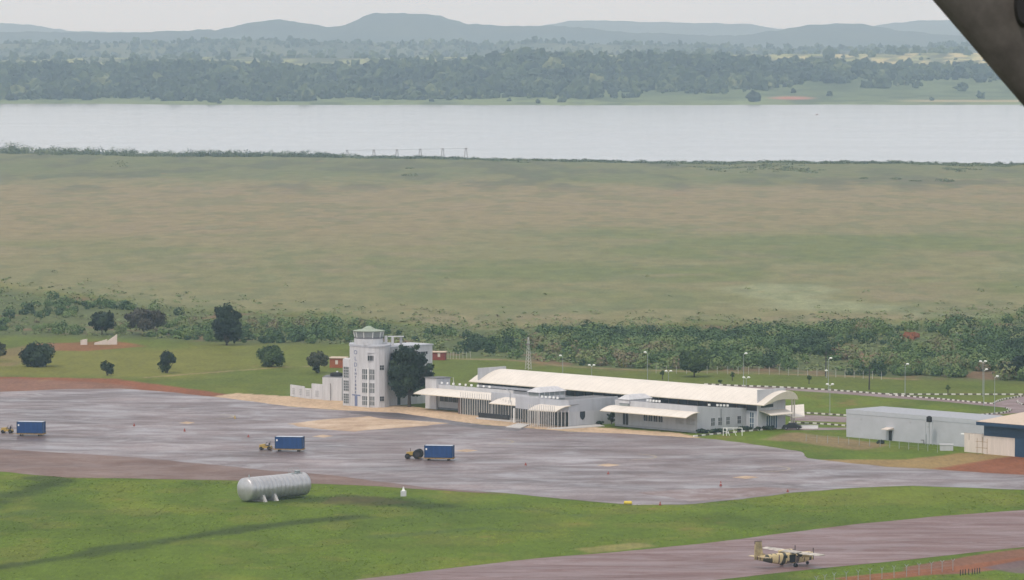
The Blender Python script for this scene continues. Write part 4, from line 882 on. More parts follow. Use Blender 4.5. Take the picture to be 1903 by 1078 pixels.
for x in (-1.5, 0, 1.3): m.tube((x, 0, -.05), (x, 0, 3.6 if x else 3.9), .05, None, 5)
for z in (1.6, 2.9): m.tube((-1.9, 0, z), (1.4, 0, z), .045, None, 5)
m.build('bars', M['rust'], sf)

# brick huts behind the tower, fenced plot, mast
def hut(px, py, w, h_, d_, mat, label, win):
    o = empty('brick_hut', G(px, py), R(-8), label, 'hut'); m = MB(); m.box(-w / 2, w / 2, 0, d_, -.1, h_); m.build('wall', mat, o)
    m = MB(); m.box(-w / 2 - .25, w / 2 + .25, -.3, d_ + .3, h_ + .003, h_ + .22); m.build('roof', M['tanroof'], o)
    m = MB(); m.box(win - .35, win + .35, -.06, -.003, .9, 2.0); m.build('window', M['cream'], o)
hut(626, 684, 4.2, 2.5, 4, M['orange'], 'small orange brick hut left of the control tower', -.2); hut(814, 670, 3.6, 2.1, 3, M['red'], 'small red brick hut right of the control tower wing', .2)
def fence(name, pts, n, hgt, mat, label, arm=False, rails=True, r=.06, cat='fence'):
    P = [G(*p) for p in pts]; o = empty(name, P[0], 0, label, cat); Ls = [0]
    for a, b_ in zip(P, P[1:]): Ls.append(Ls[-1] + (b_ - a).length)
    at = lambda d: next((P[i].lerp(P[i + 1], (d - Ls[i]) / (Ls[i + 1] - Ls[i])) for i in range(len(P) - 1) if d <= Ls[i + 1] + 1e-6), P[-1]) - P[0]
    prev = None; wire = MB()
    for i in range(n):
        p = at(Ls[-1] * i / (n - 1)); m = MB(); m.tube((p.x, p.y, -.05), (p.x, p.y, hgt), r, r * .8, 6)
        if arm:
            for s_ in (-.32, .32): m.tube((p.x, p.y, hgt), (p.x + s_, p.y, hgt + .4), r * .8, None, 5)
        m.build('post', mat, o)
        if prev is not None and rails:
            for z in (hgt * .3, hgt * .62, hgt * .94): wire.tube((prev.x, prev.y, z), (p.x, p.y, z), .008, None, 4)
        prev = p
    if rails: wire.build('wire', M['steel'], o)
    return o
fence('wire_fence', [(1220, 694), (1330, 696), (1440, 697), (1560, 702), (1640, 706)], 24, 2.1, M['concrete'], 'pale post and wire fence along the scrub behind the lawn')
fence('plot_fence', [(828, 667), (838, 668), (856, 667), (874, 666.5)], 9, 1.9, M['concrete'], 'grey post fence of a small plot beside the red hut')
fence('verge_fence', [(1500, 822), (1560, 826), (1640, 832), (1745, 842)], 14, 1.6, M['steel'], 'thin wire fence in the grass before the grey shed')
fence('chain_fence', [(1520, 1097), (1548, 1091), (1655, 1078), (1735, 1069.5), (1775, 1064)], 13, 1.6, M['steel'], 'row of pale forked fence posts beside the red service road', arm=True, r=.055)
bf = fence('stake_fence', [(1789, 1073), (1800, 1071.5), (1811, 1071), (1825, 1069)], 8, .95, M['darkpole'], 'short row of black stakes at the end of the forked fence', rails=False, r=.09)
ms = empty('lattice_mast', G(982, 687), 0, 'thin grey lattice radio mast behind the roof', 'mast')
hm = 8.6; m = MB()
for a in range(3):
    c0 = (1.0 * math.cos(a * 2.094 + .5), 1.0 * math.sin(a * 2.094 + .5)); m.tube((*c0, -.1), (c0[0] * .18, c0[1] * .18, hm), .07, .05, 5)
m.build('leg', M['pole'], ms); m = MB()
for k in range(10):
    for a in range(3):
        f0 = 1 - .82 * k / 10; f1 = 1 - .82 * (k + 1) / 10; A_ = a * 2.094 + .5; B_ = (a + 1) * 2.094 + .5
        m.tube((f0 * math.cos(A_), f0 * math.sin(A_), hm * k / 10), (f1 * math.cos(B_), f1 * math.sin(B_), hm * (k + 1) / 10), .045, None, 4)
m.build('bracing', M['pole'], ms); m = MB(); m.box(-1.0, 1.0, -.3, .3, 6.6, 6.75); m.tube((0, 0, hm), (0, 0, hm + 1.2), .03, None, 4); m.build('platform', M['brownp'], ms)

# ------------------------------------------------------------------ lamp posts
def lamp(px, py, hpx, heads, label, col_=None):
    g = G(px, py); k = FPX / g.y; h_ = hpx / k; o = empty('lamp_post', g, 0, label, 'lamp post', 'lamp posts on the landside lawns')
    m = MB(); m.tube((0, 0, -.1), (0, 0, h_), .085, .05, 8); m.build('pole', col_ or M['steel'], o)
    for s_ in heads:
        m = MB(); m.tube((0, 0, h_ - .1), (s_ * .45, 0, h_ + .15), .04, None, 6)
        rings = []
        for i in range(7):
            t_ = -1 + 2 * i / 6; r = .24 * math.sqrt(max(.02, 1 - t_ * t_)); rings.append([(s_ * .6 + t_ * .40, r * math.cos(2 * PI * j / 10), h_ + .25 + r * math.sin(2 * PI * j / 10)) for j in range(10)])
        m.loft(rings); m.build('lamp_head', M['lampw'], o)
for a in ((1046, 694, 31, (-1,), 'single lamp post between the lattice mast and the twin lamp'), (1100, 704, 23, (-1, 1), 'lower twin headed lamp post behind the middle of the roof'), (1204, 707, 50, (-1,), 'tall single lamp post left of the round topped tree'),
          (1243, 712, 20, (-1, 1), 'low twin lamp post beside the brownish sapling'), (1383, 719, 60, (1,), 'tall lamp post where the striped kerb meets the roof'), (1388, 731, 27, (-1, 1), 'twin lamp heads just clearing the arched roof'),
          (1541, 729, 61, (1,), 'tall lamp post between the roof end and the dark bare pole'), (1544, 774, 57, (-1, 1), 'near twin lamp post rising left of the grey shed'), (1684, 737, 58, (1,), 'lone lamp post standing where the two kerbs split'),
          (1829, 738, 64, (-1, 1), 'tallest twin lamp post at the straight kerb on the right'), (1831, 755, 66, (1,), 'single lamp post just before the tall twin lamp'), (1851, 771, 69, (1,), 'slim lamp post nearest the bend of the road')): lamp(*a)
lamp(1537, 703, 12, (0,), 'short lamp with a round head at the fence')
def pole_thing(px, py, hpx, label):
    g = G(px, py); h_ = hpx / (FPX / g.y); o = empty('bare_pole', g, 0, label, 'pole'); m = MB(); m.tube((0, 0, -.1), (.1, 0, h_), .2, .1, 8); m.build('pole', M['darkpole'], o); m = MB(); m.obox((.08, 0, h_ * .9), (.45, 0, 0), (0, .06, 0), (0, 0, .08)); m.build('crossarm', M['darkpole'], o)
pole_thing(1617, 725, 45, 'dark bare timber pole standing before the scrub'); pole_thing(1536, 700, 48, 'dark thin pole among the bushes behind the short lamp')

# ------------------------------------------------------------------ old walls and rubble
rw = empty('ruined_wall', G(190, 641), R(8), 'crumbled white ruin wall in the field at left', 'ruin'); kk = FPX / G(190, 641).y
m = MB(); m.prism([(8 / kk, 0), (26 / kk, 0), (26 / kk, 1), (8 / kk, 1)], -.1, 2.6, ztops=[1.0, 2.9, 2.9, 1.0]); m.build('gable', M['cream'], rw)
m = MB(); m.prism([(-16 / kk, .3), (7.6 / kk, .3), (7.6 / kk, .9), (-16 / kk, .9)], -.1, 1.4, ztops=[.5, 1.5, 1.5, .5]); m.build('low_wall', M['cream'], rw); m = MB(); m.prism([(-42 / kk, .0), (-30 / kk, .0), (-29 / kk, .8), (-41 / kk, .8)], -.1, 1.7, ztops=[1.4, 1.7, 1.7, 1.3]); m.build('stump', M['cream'], rw)
def rubble(px, py, w, mat, label, n=9, name='rubble'):
    o = empty(name, G(px, py), 0, label, 'rubble'); m = MB()
    for i in range(n):
        a = random.random() * 6.28; c = Vector((random.gauss(0, w * .35), random.gauss(0, w * .5), .3 + random.random() * .9)); r = w * (.12 + .18 * random.random())
        m.obox(c, Vector((math.cos(a), math.sin(a), random.uniform(-.3, .3))) * r, Vector((-math.sin(a), math.cos(a), 0)) * r * .8, Vector((0, .2, 1)) * r * .7)
    m.build('stone', mat, o)
rubble(1783, 628, 1.9, M['concrete'], 'pale heap of rubble among the bushes at right'); rubble(1692, 630, 3.6, plain('red_earth_bank', (.30, .12, .07), .9, .1, var=.3), 'red earth bank showing between the bushes', 18, 'earth_bank'); rubble(1676, 632, 1.1, M['concrete'], 'pale stones at the foot of the red bank', 6)

# ------------------------------------------------------------------ apron vehicles
def container(g, rz, z, label):
    o = empty('shipping_container', g + Vector((0, 0, z)), rz, label, 'container', 'blue containers on the apron')
    L, W, Hc = 6.06, 2.44, 2.59; m = MB(); n = 26
    m.box(-L / 2 + .1, L / 2 - .1, -W / 2 + .06, W / 2 - .06, .1, Hc - .06)
    for sgn in (-1, 1):
        for k in range(n):
            x = -L / 2 + .2 + (L - .4) * (k + .5) / n; y = sgn * (W / 2 - .06); w = (L - .4) / n * .25
            m.add([(x - w * 1.6, y, .14), (x - w * .8, y + sgn * .04, .14), (x + w * .8, y + sgn * .04, .14), (x + w * 1.6, y, .14), (x - w * 1.6, y, Hc - .1), (x - w * .8, y + sgn * .04, Hc - .1), (x + w * .8, y + sgn * .04, Hc - .1), (x + w * 1.6, y, Hc - .1)], [[0, 1, 5, 4], [1, 2, 6, 5], [2, 3, 7, 6]])
    m.build('shell', M['blue'], o)
    m = MB()
    for x in (-1, 1):
        for y in (-1, 1): m.box(x * (L / 2 - .08) - .08, x * (L / 2 - .08) + .08, y * (W / 2 - .07) - .07, y * (W / 2 - .07) + .07, 0, Hc)
        m.box(x * (L / 2 - .06) - .06, x * (L / 2 - .06) + .06, -W / 2 + .14, W / 2 - .14, Hc - .14, Hc - .003)
    for y in (-1, 1):
        for z_ in (0, Hc - .12): m.box(-L / 2 + .16, L / 2 - .16, y * (W / 2 - .05) - .05, y * (W / 2 - .05) + .05, z_, z_ + .117)
    m.build('corner_frame', M['navy'], o)
    m = MB(); m.box(-L / 2 + .1, L / 2 - .1, -W / 2 + .1, W / 2 - .1, Hc - .06 + .003, Hc - .02); m.build('roof', plain('pale_container_roof', (.52, .55, .62), .5, .4, var=.1), o)
    m = MB(); m.box(-L / 2 + .3, -L / 2 + .62, -W / 2 - .012, -W / 2 + .0, Hc - .95, Hc - .58); m.build('mark', M['lampw'], o)
    return o
def trailer(g, rz, label):
    o = empty('flat_trailer', g, rz, label, 'trailer', 'yellow flat trailers under the containers'); L, W = 6.3, 2.5
    m = MB(); m.box(-L / 2, L / 2, -W / 2, W / 2, .38, .60); m.build('deck', M['rust'], o)
    m = MB(); m.tube((-L / 2, 0, .48), (-L / 2 - 1.3, 0, .42), .06, None, 6); m.build('drawbar', M['rust'], o)
    for x in (-2.2, 2.0):
        for y in (-.95, .95):
            m = MB(); m.tube((x, y - .14, .19), (x, y + .14, .19), .19, None, 14); m.build('wheel', M['black'], o)
    return o
def wheel(par, x, y, r, w, hub='darkpole'):
    m = MB(); m.tube((x, y - w / 2, r), (x, y + w / 2, r), r, None, 20)
    wh = m.build('wheel', M['black'], par); m = MB(); m.tube((x, y - w / 2 - .02, r), (x, y + w / 2 + .02, r), r * .5, None, 12); m.build('rim', M[hub], wh)
def tug(g, rz, label):
    o = empty('tow_tug', g, rz, label, 'tug')
    m = MB(); m.prism([(-1.25, -.7), (.0, -.7), (.0, .7), (-1.25, .7)], .4, 1.25, ztops=[1.15, 1.3, 1.3, 1.15]); m.box(0, 1.3, -.7, .7, .4, .85); m.build('body', M['yellow'], o)
    m = MB(); m.box(.25, .8, -.45, .45, .853, 1.0); m.box(.75, .88, -.45, .45, 1.0, 1.5); m.build('seat', M['black'], o)
    m = MB(); m.tube((-.02, 0, 1.2), (.25, 0, 1.6), .03, None, 5); m.lathe([(.2, 1.58), (.2, 1.63)], .27, 0, 12); m.build('steering_wheel', M['black'], o)
    m = MB()
    for y in (-.65, .65): m.tube((1.0, y, .84), (1.0, y, 1.75), .035, None, 5)
    m.tube((1.0, -.65, 1.75), (1.0, .65, 1.75), .035, None, 5); m.build('roll_bar', M['darkpole'], o)
    for x, r in ((-.85, .36), (.9, .42)):
        for y in (-.72, .72): wheel(o, x, y, r, .28)
    return o
def tractor(g, rz, label):
    o = empty('farm_tractor', g, rz, label, 'tractor')
    m = MB(); m.prism([(-1.75, -.33), (.1, -.38), (.1, .38), (-1.75, .33)], .75, 1.5, ztops=[1.4, 1.58, 1.58, 1.4]); m.build('bonnet', M['yellow'], o)
    m = MB(); m.box(-1.7, 1.1, -.25, .25, .5, .747); m.box(.1, 1.1, -.4, .4, .75, 1.05); m.build('chassis', M['darkpole'], o)
    m = MB(); m.tube((-.9, .0, 1.5), (-.9, 0, 2.2), .05, None, 6); m.build('exhaust', M['black'], o)
    m = MB(); m.box(.45, .95, -.28, .28, 1.053, 1.25); m.box(.9, 1.02, -.28, .28, 1.25, 1.7); m.build('seat', M['black'], o)
    m = MB(); m.tube((.1, 0, 1.5), (.3, 0, 1.8), .03, None, 5); m.lathe([(.22, 1.78), (.22, 1.82)], .32, 0, 12); m.build('steering_wheel', M['black'], o)
    for y in (-.85, .85):
        m = MB(); n = 8; vs = []
        for i in range(n + 1):
            a = R(20 + 110 * i / n); vs += [(.75 + 1.06 * math.cos(a), y - .2, 1.0 + 1.06 * math.sin(a)), (.75 + 1.06 * math.cos(a), y + .2, 1.0 + 1.06 * math.sin(a))]
        m.add(vs, [[2 * i, 2 * i + 2, 2 * i + 3, 2 * i + 1] for i in range(n)]); m.build('mudguard', M['darkpole'], o)
        wheel(o, .75, y, 1.0, .5); wheel(o, -1.45, y * .8, .55, .3)
    return o
for (x, y, lb_, tl) in ((55, 811, 'blue container alone at the far left of the apron', 'yellow trailer under the leftmost container'), (537, 840, 'blue container behind the small yellow tug', 'yellow trailer coupled behind the small tug'), (816, 857, 'blue container behind the farm tractor', 'yellow trailer coupled behind the farm tractor')):
    g = G(x, y); trailer(g, R(-9), tl); container(g, R(-9), .603, lb_)
tug(G(492, 837.5), R(-9), 'small yellow tow tug before the middle container'); tug(G(10, 806), R(-9), 'yellow tow tug cut by the left edge of the picture'); tractor(G(770, 854), R(-9), 'yellow farm tractor with big black rear wheels')

# ------------------------------------------------------------------ fuel tank lying on the grass
ft = empty('fuel_tank', G(508, 930), R(46), 'large silver cylindrical tank lying on low saddles in the grass', 'tank')
r, L = 2.25, 15.4; ZC = 2.45; m = MB(); prof = [(-L / 2 - .55, .05), (-L / 2 - .5, .8), (-L / 2 - .34, 1.5), (-L / 2 - .12, 2.05), (-L / 2, r)]
for k in range(13):
    x = -L / 2 + L * (k + 1) / 14; prof += [(x - .06, r), (x, r - .05), (x + .06, r)]
prof += [(L / 2, r), (L / 2 + .12, 2.05), (L / 2 + .34, 1.5), (L / 2 + .5, .8), (L / 2 + .55, .05)]
m.loft([[(x, q * math.cos(2 * PI * i / 40), ZC + q * math.sin(2 * PI * i / 40)) for i in range(40)] for x, q in prof]); m.build('shell', M['silver'], ft)
for x in (-4.6, -1.6):
    m = MB(); m.prism([(x - .28, -2.0), (x + .28, -2.0), (x + .28, 2.0), (x - .28, 2.0)], -.1, .45)
    for sg in (-1, 1): m.add([(x - .28, sg * 2.75, -.1), (x + .28, sg * 2.75, -.1), (x + .28, sg * 1.2, -.1), (x - .28, sg * 1.2, -.1), (x - .28, sg * 1.85, 1.45), (x + .28, sg * 1.85, 1.45), (x + .28, sg * 1.2, .75), (x - .28, sg * 1.2, .75)], [[0, 1, 5, 4], [1, 2, 6, 5], [2, 3, 7, 6], [3, 0, 4, 7], [4, 5, 6, 7]])
    m.build('saddle', M['concrete'], ft)
m = MB(); m.lathe([(.55, ZC + r - .1), (.55, ZC + r + .35), (.62, ZC + r + .36), (.62, ZC + r + .45), (.1, ZC + r + .5)], 6.1, 0, 16); m.build('hatch', M['steel'], ft)
m = MB(); m.box(4.2, 7.0, -.6, .6, ZC + r - .05, ZC + r + .03); m.build('walkway', M['steel'], ft)
m = MB()
for x in (4.3, 5.2, 6.1, 6.9): m.tube((x, .55, ZC + r), (x, .55, ZC + r + .95), .03, None, 5)
m.tube((4.3, .55, ZC + r + .95), (6.9, .55, ZC + r + .95), .03, None, 5); m.build('rail', M['steel'], ft)
m = MB(); m.tube((-6.6, 0, ZC + r - .1), (-6.6, 0, ZC + r + .5), .12, None, 8); m.build('vent', M['steel'], ft)
vp = empty('valve_box', G(749, 924), 0, 'small pale valve box with a capped pipe in the grass', 'valve box')
m = MB(); m.prism([(-.55, -.5), (.55, -.5), (.55, .5), (-.55, .5)], -.1, 1.0); m.build('box', M['wall'], vp); m = MB(); m.lathe([(.35, 1.003), (.2, 1.3), (.12, 1.75), (.14, 1.8)], 0, 0, 10); m.build('cap', M['lampw'], vp)
# cones and a yellow marker on the apron
def cone(px, py, h_, label, mat='cone'):
    h_ *= .78
    o = empty('traffic_cone', G(px, py), 0, label, 'cone', 'cones on the apron'); m = MB(); m.lathe([(.26, .05), (.05, h_)], n=12); m.lathe([(.3, .0), (.3, .05)], n=4); m.build('body', M[mat], o); m = MB(); m.lathe([(.175, h_ * .45), (.13, h_ * .62)], n=12); m.build('band', M['kerbw'], o)
for a in ((1341, 905, 1.25, 'tall red cone near the lower right concrete patch'), (1228, 941.5, .95, 'dark red cone at the grass edge right of the yellow marker'), (1131, 883, .75, 'small red cone below the middle concrete patch'), (977, 866.5, .75, 'small pale red cone right of the container tractor'), (1466, 916.5, .7, 'red cone at the apron edge furthest right'),
          (247, 793, .9, 'faint red cone on the left part of the apron'), (341, 803, .9, 'orange cone below the left concrete patch'), (460, 813.5, .7, 'tiny orange cone above the small tug'), (435, 779, 1.0, 'yellowish cone nearest the block walls', 'yellow')): cone(*a)
ym = empty('yellow_marker', G(1168, 940), R(-8), 'yellow rounded marker block at the apron corner', 'marker'); m = MB()
m.loft([[(x, q * .4 * math.cos(2 * PI * i / 12), .34 + q * .34 * math.sin(2 * PI * i / 12)) for i in range(12)] for x, q in ((-.78, .5), (-.7, .9), (-.6, 1), (.6, 1), (.7, .9), (.78, .5))]); m.build('block', plain('bright_yellow', (.68, .52, .06), .5, .3), ym); m = MB(); m.box(-.5, .5, -.2, .2, -.03, .05); m.build('base', M['concrete'], ym)

# ------------------------------------------------------------------ twin engined camouflaged aircraft
def camo():
    m, nt, b = newmat('camouflage_paint'); N = nt.nodes; L = nt.links; tc = N.new('ShaderNodeTexCoord'); mp = N.new('ShaderNodeMapping'); mp.inputs['Location'].default_value = (3.1, .4, .9); mp.inputs['Scale'].default_value = (1, .25, .3); nz = N.new('ShaderNodeTexNoise'); nz.inputs['Scale'].default_value = .75; nz.inputs['Detail'].default_value = 1.0
    L.new(tc.outputs['Object'], mp.inputs['Vector']); L.new(mp.outputs[0], nz.inputs['Vector']); rp = N.new('ShaderNodeValToRGB'); cr = rp.color_ramp; cr.interpolation = 'CONSTANT'
    cr.elements[0].position = 0; cr.elements[0].color = (.055, .05, .035, 1); cr.elements[1].position = .42; cr.elements[1].color = (.56, .44, .23, 1); e = cr.elements.new(.57); e.color = (.14, .09, .075, 1); e = cr.elements.new(.64); e.color = (.54, .43, .24, 1)
    L.new(nz.outputs['Fac'], rp.inputs['Fac']); L.new(rp.outputs['Color'], b.inputs['Base Color']); b.inputs['Roughness'].default_value = .55; return m
CAMO = camo(); WINGT = plain('pale_wing_paint', (.56, .50, .43), .5, .4, var=.6, scale=.45)
WC = G(1468, 1055.5)
ac = empty('aircraft', WC, R(37), 'camouflaged high winged propeller aircraft parked by the taxiway', 'aircraft')
secs = [(-7.1, .20, .30, 1.85), (-6.0, .30, .46, 1.76), (-4.2, .50, .74, 1.58), (-2.4, .64, .92, 1.44), (0, .68, .98, 1.38), (2.2, .68, .98, 1.38), (3.4, .64, .84, 1.33), (4.2, .50, .50, 1.18), (5.0, .36, .36, 1.10), (5.5, .16, .18, 1.08)]
def sring(x, w, h_, zc, n=16, p=.62):
    return [(x, w * math.copysign(abs(math.cos(2 * PI * i / n)) ** p, math.cos(2 * PI * i / n)), zc + h_ * math.copysign(abs(math.sin(2 * PI * i / n)) ** p, math.sin(2 * PI * i / n))) for i in range(n)]
m = MB(); m.loft([sring(*s_) for s_ in secs]); m.build('fuselage', CAMO, ac)
m = MB()
for y in (-.69, .66):
    for x in (-1.2, 0, 1.2, 2.3): m.obox((x, y + .015, 1.72), (.38, 0, 0), (0, .02, 0), (0, 0, .24))
m.obox((3.55, 0, 1.82), (.2, 0, .16), (0, .5, 0), (-.06, 0, .08)); m.build('window', M['glass'], ac)
m = MB(); m.obox((.4, -.70, 1.3), (.75, 0, 0), (0, .012, 0), (0, 0, .62)); m.build('door', M['dark'], ac)
def foil(y, c0, c1, z, th): return [(c0, y, z), (c0 - (c0 - c1) * .12, y, z + th * .8), (c0 - (c0 - c1) * .4, y, z + th), (c1, y, z + .02), (c0 - (c0 - c1) * .5, y, z - th * .25), (c0 - (c0 - c1) * .1, y, z - th * .35)]
m = MB(); m.loft([foil(-7.45, 1.75, .25, 2.42, .12), foil(-7.0, 1.9, .0, 2.38, .22), foil(-3, 1.95, -.05, 2.3, .26), foil(3, 1.95, -.05, 2.3, .26), foil(7.0, 1.9, .0, 2.38, .22), foil(7.45, 1.75, .25, 2.42, .12)], 0, False); m.build('wing', WINGT, ac)
m = MB(); m.loft([foil(-2.3, -5.9, -7.0, 2.0, .08), foil(2.3, -5.9, -7.0, 2.0, .08)], 0, False); m.build('tailplane', CAMO, ac)
fin = [(-4.4, 1.95), (-5.75, 2.6), (-6.05, 4.6), (-7.4, 4.6), (-7.5, 1.55)]
m = MB(); m.add([(x, -.11, z) for x, z in fin] + [(x, .11, z) for x, z in fin], [[0, 1, 2, 3, 4], [9, 8, 7, 6, 5]] + [[i, i + 5, (i + 1) % 5 + 5, (i + 1) % 5] for i in range(5)]); m.build('fin', plain('sand_paint', (.50, .39, .21), .55, .3, var=.45, scale=.9), ac)
m = MB(); m.obox((-6.72, 0, 4.48), (.72, 0, 0), (0, .10, 0), (0, 0, .26)); m.build('fin_tip', M['brownp'], ac)
for y in (-2.35, 2.35):
    m = MB(); m.loft([[(x, y + q * math.cos(2 * PI * i / 14), z + q * 1.05 * math.sin(2 * PI * i / 14)) for i in range(14)] for x, q, z in ((3.3, .2, 2.08), (3.15, .4, 2.08), (2.4, .5, 2.06), (1.2, .46, 2.1), (-.2, .2, 2.25))]); n_ = m.build('engine_nacelle', CAMO, ac)
    m = MB(); m.loft([[(x, y + q * math.cos(2 * PI * i / 10), 2.08 + q * math.sin(2 * PI * i / 10)) for i in range(10)] for x, q in ((3.3, .17), (3.55, .12), (3.68, .02))])
    m.obox((3.45, y, 2.08 + .52), (.02, 0, 0), (0, .07, .0), (0, 0, .5)); m.obox((3.45, y, 2.08 - .52), (.02, 0, 0), (0, .07, 0), (0, 0, .5)); m.build('propeller', M['black'], n_)
    yl = y * .78
    m = MB(); m.tube((0, y * .86, 2.1), (0, yl, .35), .12, .09, 8); lg_ = m.build('landing_leg', M['brownp'], ac)
    m = MB(); m.tube((0, yl - .24, .33), (0, yl - .06, .33), .33, None, 14); m.tube((0, yl + .06, .33), (0, yl + .24, .33), .33, None, 14); m.build('wheel', M['black'], lg_)
m = MB(); m.tube((4.1, 0, .9), (4.2, 0, .3), .06, None, 6); lg_ = m.build('nose_leg', M['steel'], ac); m = MB(); m.tube((4.2, -.1, .28), (4.2, .1, .28), .28, None, 12); m.build('wheel', M['black'], lg_)

# ------------------------------------------------------------------ by the shore
pg = empty('pipe_trestle', G(866, 294.5), 0, 'line of thin A shaped trestles carrying a pipe along the lake shore', 'trestle'); B0 = G(866, 294.5)
xs = [866, 823, 781, 738, 695, 645]; hp = [19, 18, 17, 15.5, 15, 14]; kq = FPX / B0.y; tops = []
for x, h_ in zip(xs, hp):
    p = G(x, 294.5 - (866 - x) * .008) - B0; z = h_ / kq; tops.append(Vector((p.x, p.y, z))); m = MB()
    for s_ in (-1, 1): m.tube((p.x + s_ * 1.1, p.y, -1), (p.x + s_ * .45, p.y, z), .22, None, 5)
    m.obox((p.x, p.y, z), (.9, 0, 0), (0, .3, 0), (0, 0, .2)); m.build('trestle_leg', M['pole'] if 0 else M['brownp'], pg)
m = MB()
for a, b_ in zip(tops, tops[1:]): m.tube(a, b_, .13, None, 5)
m.build('pipe', M['greyw'], pg)
bo = empty('rowing_boat', G(1518, 213, -.7), R(70), 'tiny red boat alone far out on the lake', 'boat'); m = MB(); m.loft([[(x, -w, .7), (x, -w * .6, 0), (x, w * .6, 0), (x, w, .7)] for x, w in ((-3, .5), (-1, 1), (1.5, .9), (3.2, .1))], 0, False); m.build('hull', M['cone'], bo); m = MB(); m.box(-.4, .4, -.8, .8, .72, .8); m.build('thwart', M['rust'], bo)

# ------------------------------------------------------------------ wing strut of the aircraft the picture is taken from
PITCH = math.atan((539 - HOR) / FPX)
cam_m = Matrix.Translation((0, 0, H)) @ Matrix.Rotation(PI / 2 - PITCH, 4, 'X')
DS = 4.2
def cpt(px, py, d): return cam_m @ Vector(((px - CX) / FPX * d, -(py - 539) / FPX * d, -d))
a, b_ = cpt(1733, 0, DS), cpt(1903, 198, DS); d = (b_ - a).normalized(); fwd = (cam_m.to_3x3() @ Vector((0, 0, -1))).normalized(); side = d.cross(fwd).normalized()
if (cpt(1900, 0, DS) - a).dot(side) < 0: side = -side
so = empty('wing_strut', a, 0, 'dark grey weathered wing strut of the photographers aircraft crossing the top right corner', 'wing strut')
ch, tk_ = .30, .045; prof = []
for i in range(24):
    q = 2 * PI * i / 24; x = ch / 2 * (1 - math.cos(q)); prof.append((x, tk_ * math.sin(q) * (1.25 - .7 * x / ch)))
m = MB(); m.loft([[d * t_ + side * x + fwd * y for x, y in prof] for t_ in (-1.3, -.6, 0, .3, .9, 1.6)]); m.build('fairing', M['strut'], so)
c = cpt(1893, 14, DS) - a; c = c - fwd * (c.dot(fwd) + .052); upv = (Vector((0, 0, 1)) - fwd * fwd.z).normalized(); rt = upv.cross(fwd) * -1
m = MB(); m.loft([[c + fwd * dz + rt * (q * .0085 * math.cos(2 * PI * i / 24)) + upv * (q * .0205 * math.sin(2 * PI * i / 24)) for i in range(24)] for dz, q in ((.02, 1.0), (-.001, 1.0), (-.003, .9))]); m.build('hole_disc', M['strutd'], so)  # near-black disc: the shade inside the oval hole is put into its colour

# ------------------------------------------------------------------ haze over everything
hz, nt, pb = newmat('haze'); nt.nodes.remove(pb)
vol = nt.nodes.new('ShaderNodeVolumePrincipled'); vol.inputs['Color'].default_value = (.62, .82, 1.0, 1); vol.inputs['Absorption Color'].default_value = (1, 1, 1, 1); vol.inputs['Density'].default_value = 8.8e-5; vol.inputs['Anisotropy'].default_value = .55
nt.links.new(vol.outputs['Volume'], nt.nodes['Material Output'].inputs['Volume'])
m = MB(); m.box(-6200, 6200, -1500, 23200, -4.2, 340); tag(m.build('haze', hz), kind='stuff')

# ------------------------------------------------------------------ light, sky, camera
SUN_EL, SUN_AZ = R(58), R(215)          # high, from behind the camera and to the left; azimuth clockwise from +Y
w = bpy.data.worlds.new('World'); sc.world = w; w.use_nodes = True; N = w.node_tree.nodes; L = w.node_tree.links
bg = N['Background']; sky = N.new('ShaderNodeTexSky'); sky.sky_type = 'NISHITA'; sky.sun_disc = False; sky.sun_elevation = SUN_EL; sky.sun_rotation = SUN_AZ; sky.dust_density = 3; sky.air_density = 1.2
tc = N.new('ShaderNodeTexCoord'); mp = N.new('ShaderNodeMapping'); mp.inputs['Scale'].default_value = (1, 1, 2.5); nz = N.new('ShaderNodeTexNoise'); nz.inputs['Scale'].default_value = 2.2; nz.inputs['Detail'].default_value = 6
L.new(tc.outputs['Generated'], mp.inputs['Vector']); L.new(mp.outputs[0], nz.inputs['Vector'])
rp = N.new('ShaderNodeValToRGB'); rp.color_ramp.elements[0].position = .35; rp.color_ramp.elements[0].color = (6.3, 7.0, 8.0, 1); rp.color_ramp.elements[1].position = .68; rp.color_ramp.elements[1].color = (9.9, 9.7, 9.5, 1)
L.new(nz.outputs['Fac'], rp.inputs['Fac'])
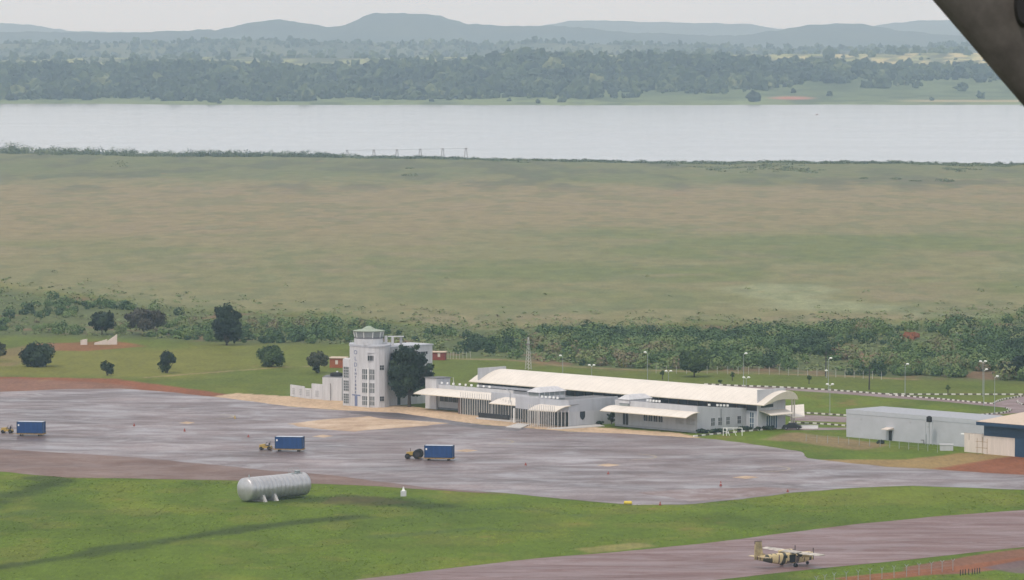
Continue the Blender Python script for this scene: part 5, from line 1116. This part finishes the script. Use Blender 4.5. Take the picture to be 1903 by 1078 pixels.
mx = N.new('ShaderNodeMix'); mx.data_type = 'RGBA'; mx.inputs[0].default_value = .82; L.new(sky.outputs[0], mx.inputs[6]); L.new(rp.outputs[0], mx.inputs[7])
sx = N.new('ShaderNodeSeparateXYZ'); L.new(tc.outputs['Generated'], sx.inputs[0]); hr = N.new('ShaderNodeMapRange'); hr.inputs['From Min'].default_value = 0; hr.inputs['From Max'].default_value = .55; hr.inputs['To Min'].default_value = 0; hr.inputs['To Max'].default_value = 1
L.new(sx.outputs['Z'], hr.inputs['Value']); gx = N.new('ShaderNodeMix'); gx.data_type = 'RGBA'; gx.inputs[6].default_value = (1.27, 1.33, 1.42, 1); gx.inputs[7].default_value = (.95, .92, .90, 1); L.new(hr.outputs[0], gx.inputs[0])
vs_ = N.new('ShaderNodeVectorMath'); vs_.operation = 'MULTIPLY'; L.new(mx.outputs[2], vs_.inputs[0]); L.new(gx.outputs[2], vs_.inputs[1])
L.new(vs_.outputs[0], bg.inputs['Color']); bg.inputs['Strength'].default_value = .116
sl = bpy.data.lights.new('Sun', 'SUN'); sl.energy = 1.75; sl.angle = R(10); sl.color = (1, .93, .83); so_ = bpy.data.objects.new('Sun', sl); col.objects.link(so_)
dirv = Vector((math.sin(SUN_AZ) * math.cos(SUN_EL), math.cos(SUN_AZ) * math.cos(SUN_EL), math.sin(SUN_EL))); so_.rotation_euler = dirv.to_track_quat('Z', 'Y').to_euler(); so_.location = dirv * 100 + Vector((0, 0, 400))
cam = bpy.data.cameras.new('Camera'); co = bpy.data.objects.new('Camera', cam); col.objects.link(co); sc.camera = co
co.location = (0, 0, H); co.rotation_euler = (PI / 2 - PITCH, 0, 0); cam.sensor_width = 36; cam.lens = FPX / 1903 * 36; cam.clip_end = 60000; cam.clip_start = .1
cam.dof.use_dof = True; cam.dof.focus_distance = 1100; cam.dof.aperture_fstop = 100
sc.view_settings.view_transform = 'Standard'; sc.view_settings.look = 'None'; sc.view_settings.exposure = .12; sc.view_settings.gamma = 1
sc.cycles.use_denoising = True; sc.cycles.volume_bounces = 4; sc.cycles.max_bounces = 8
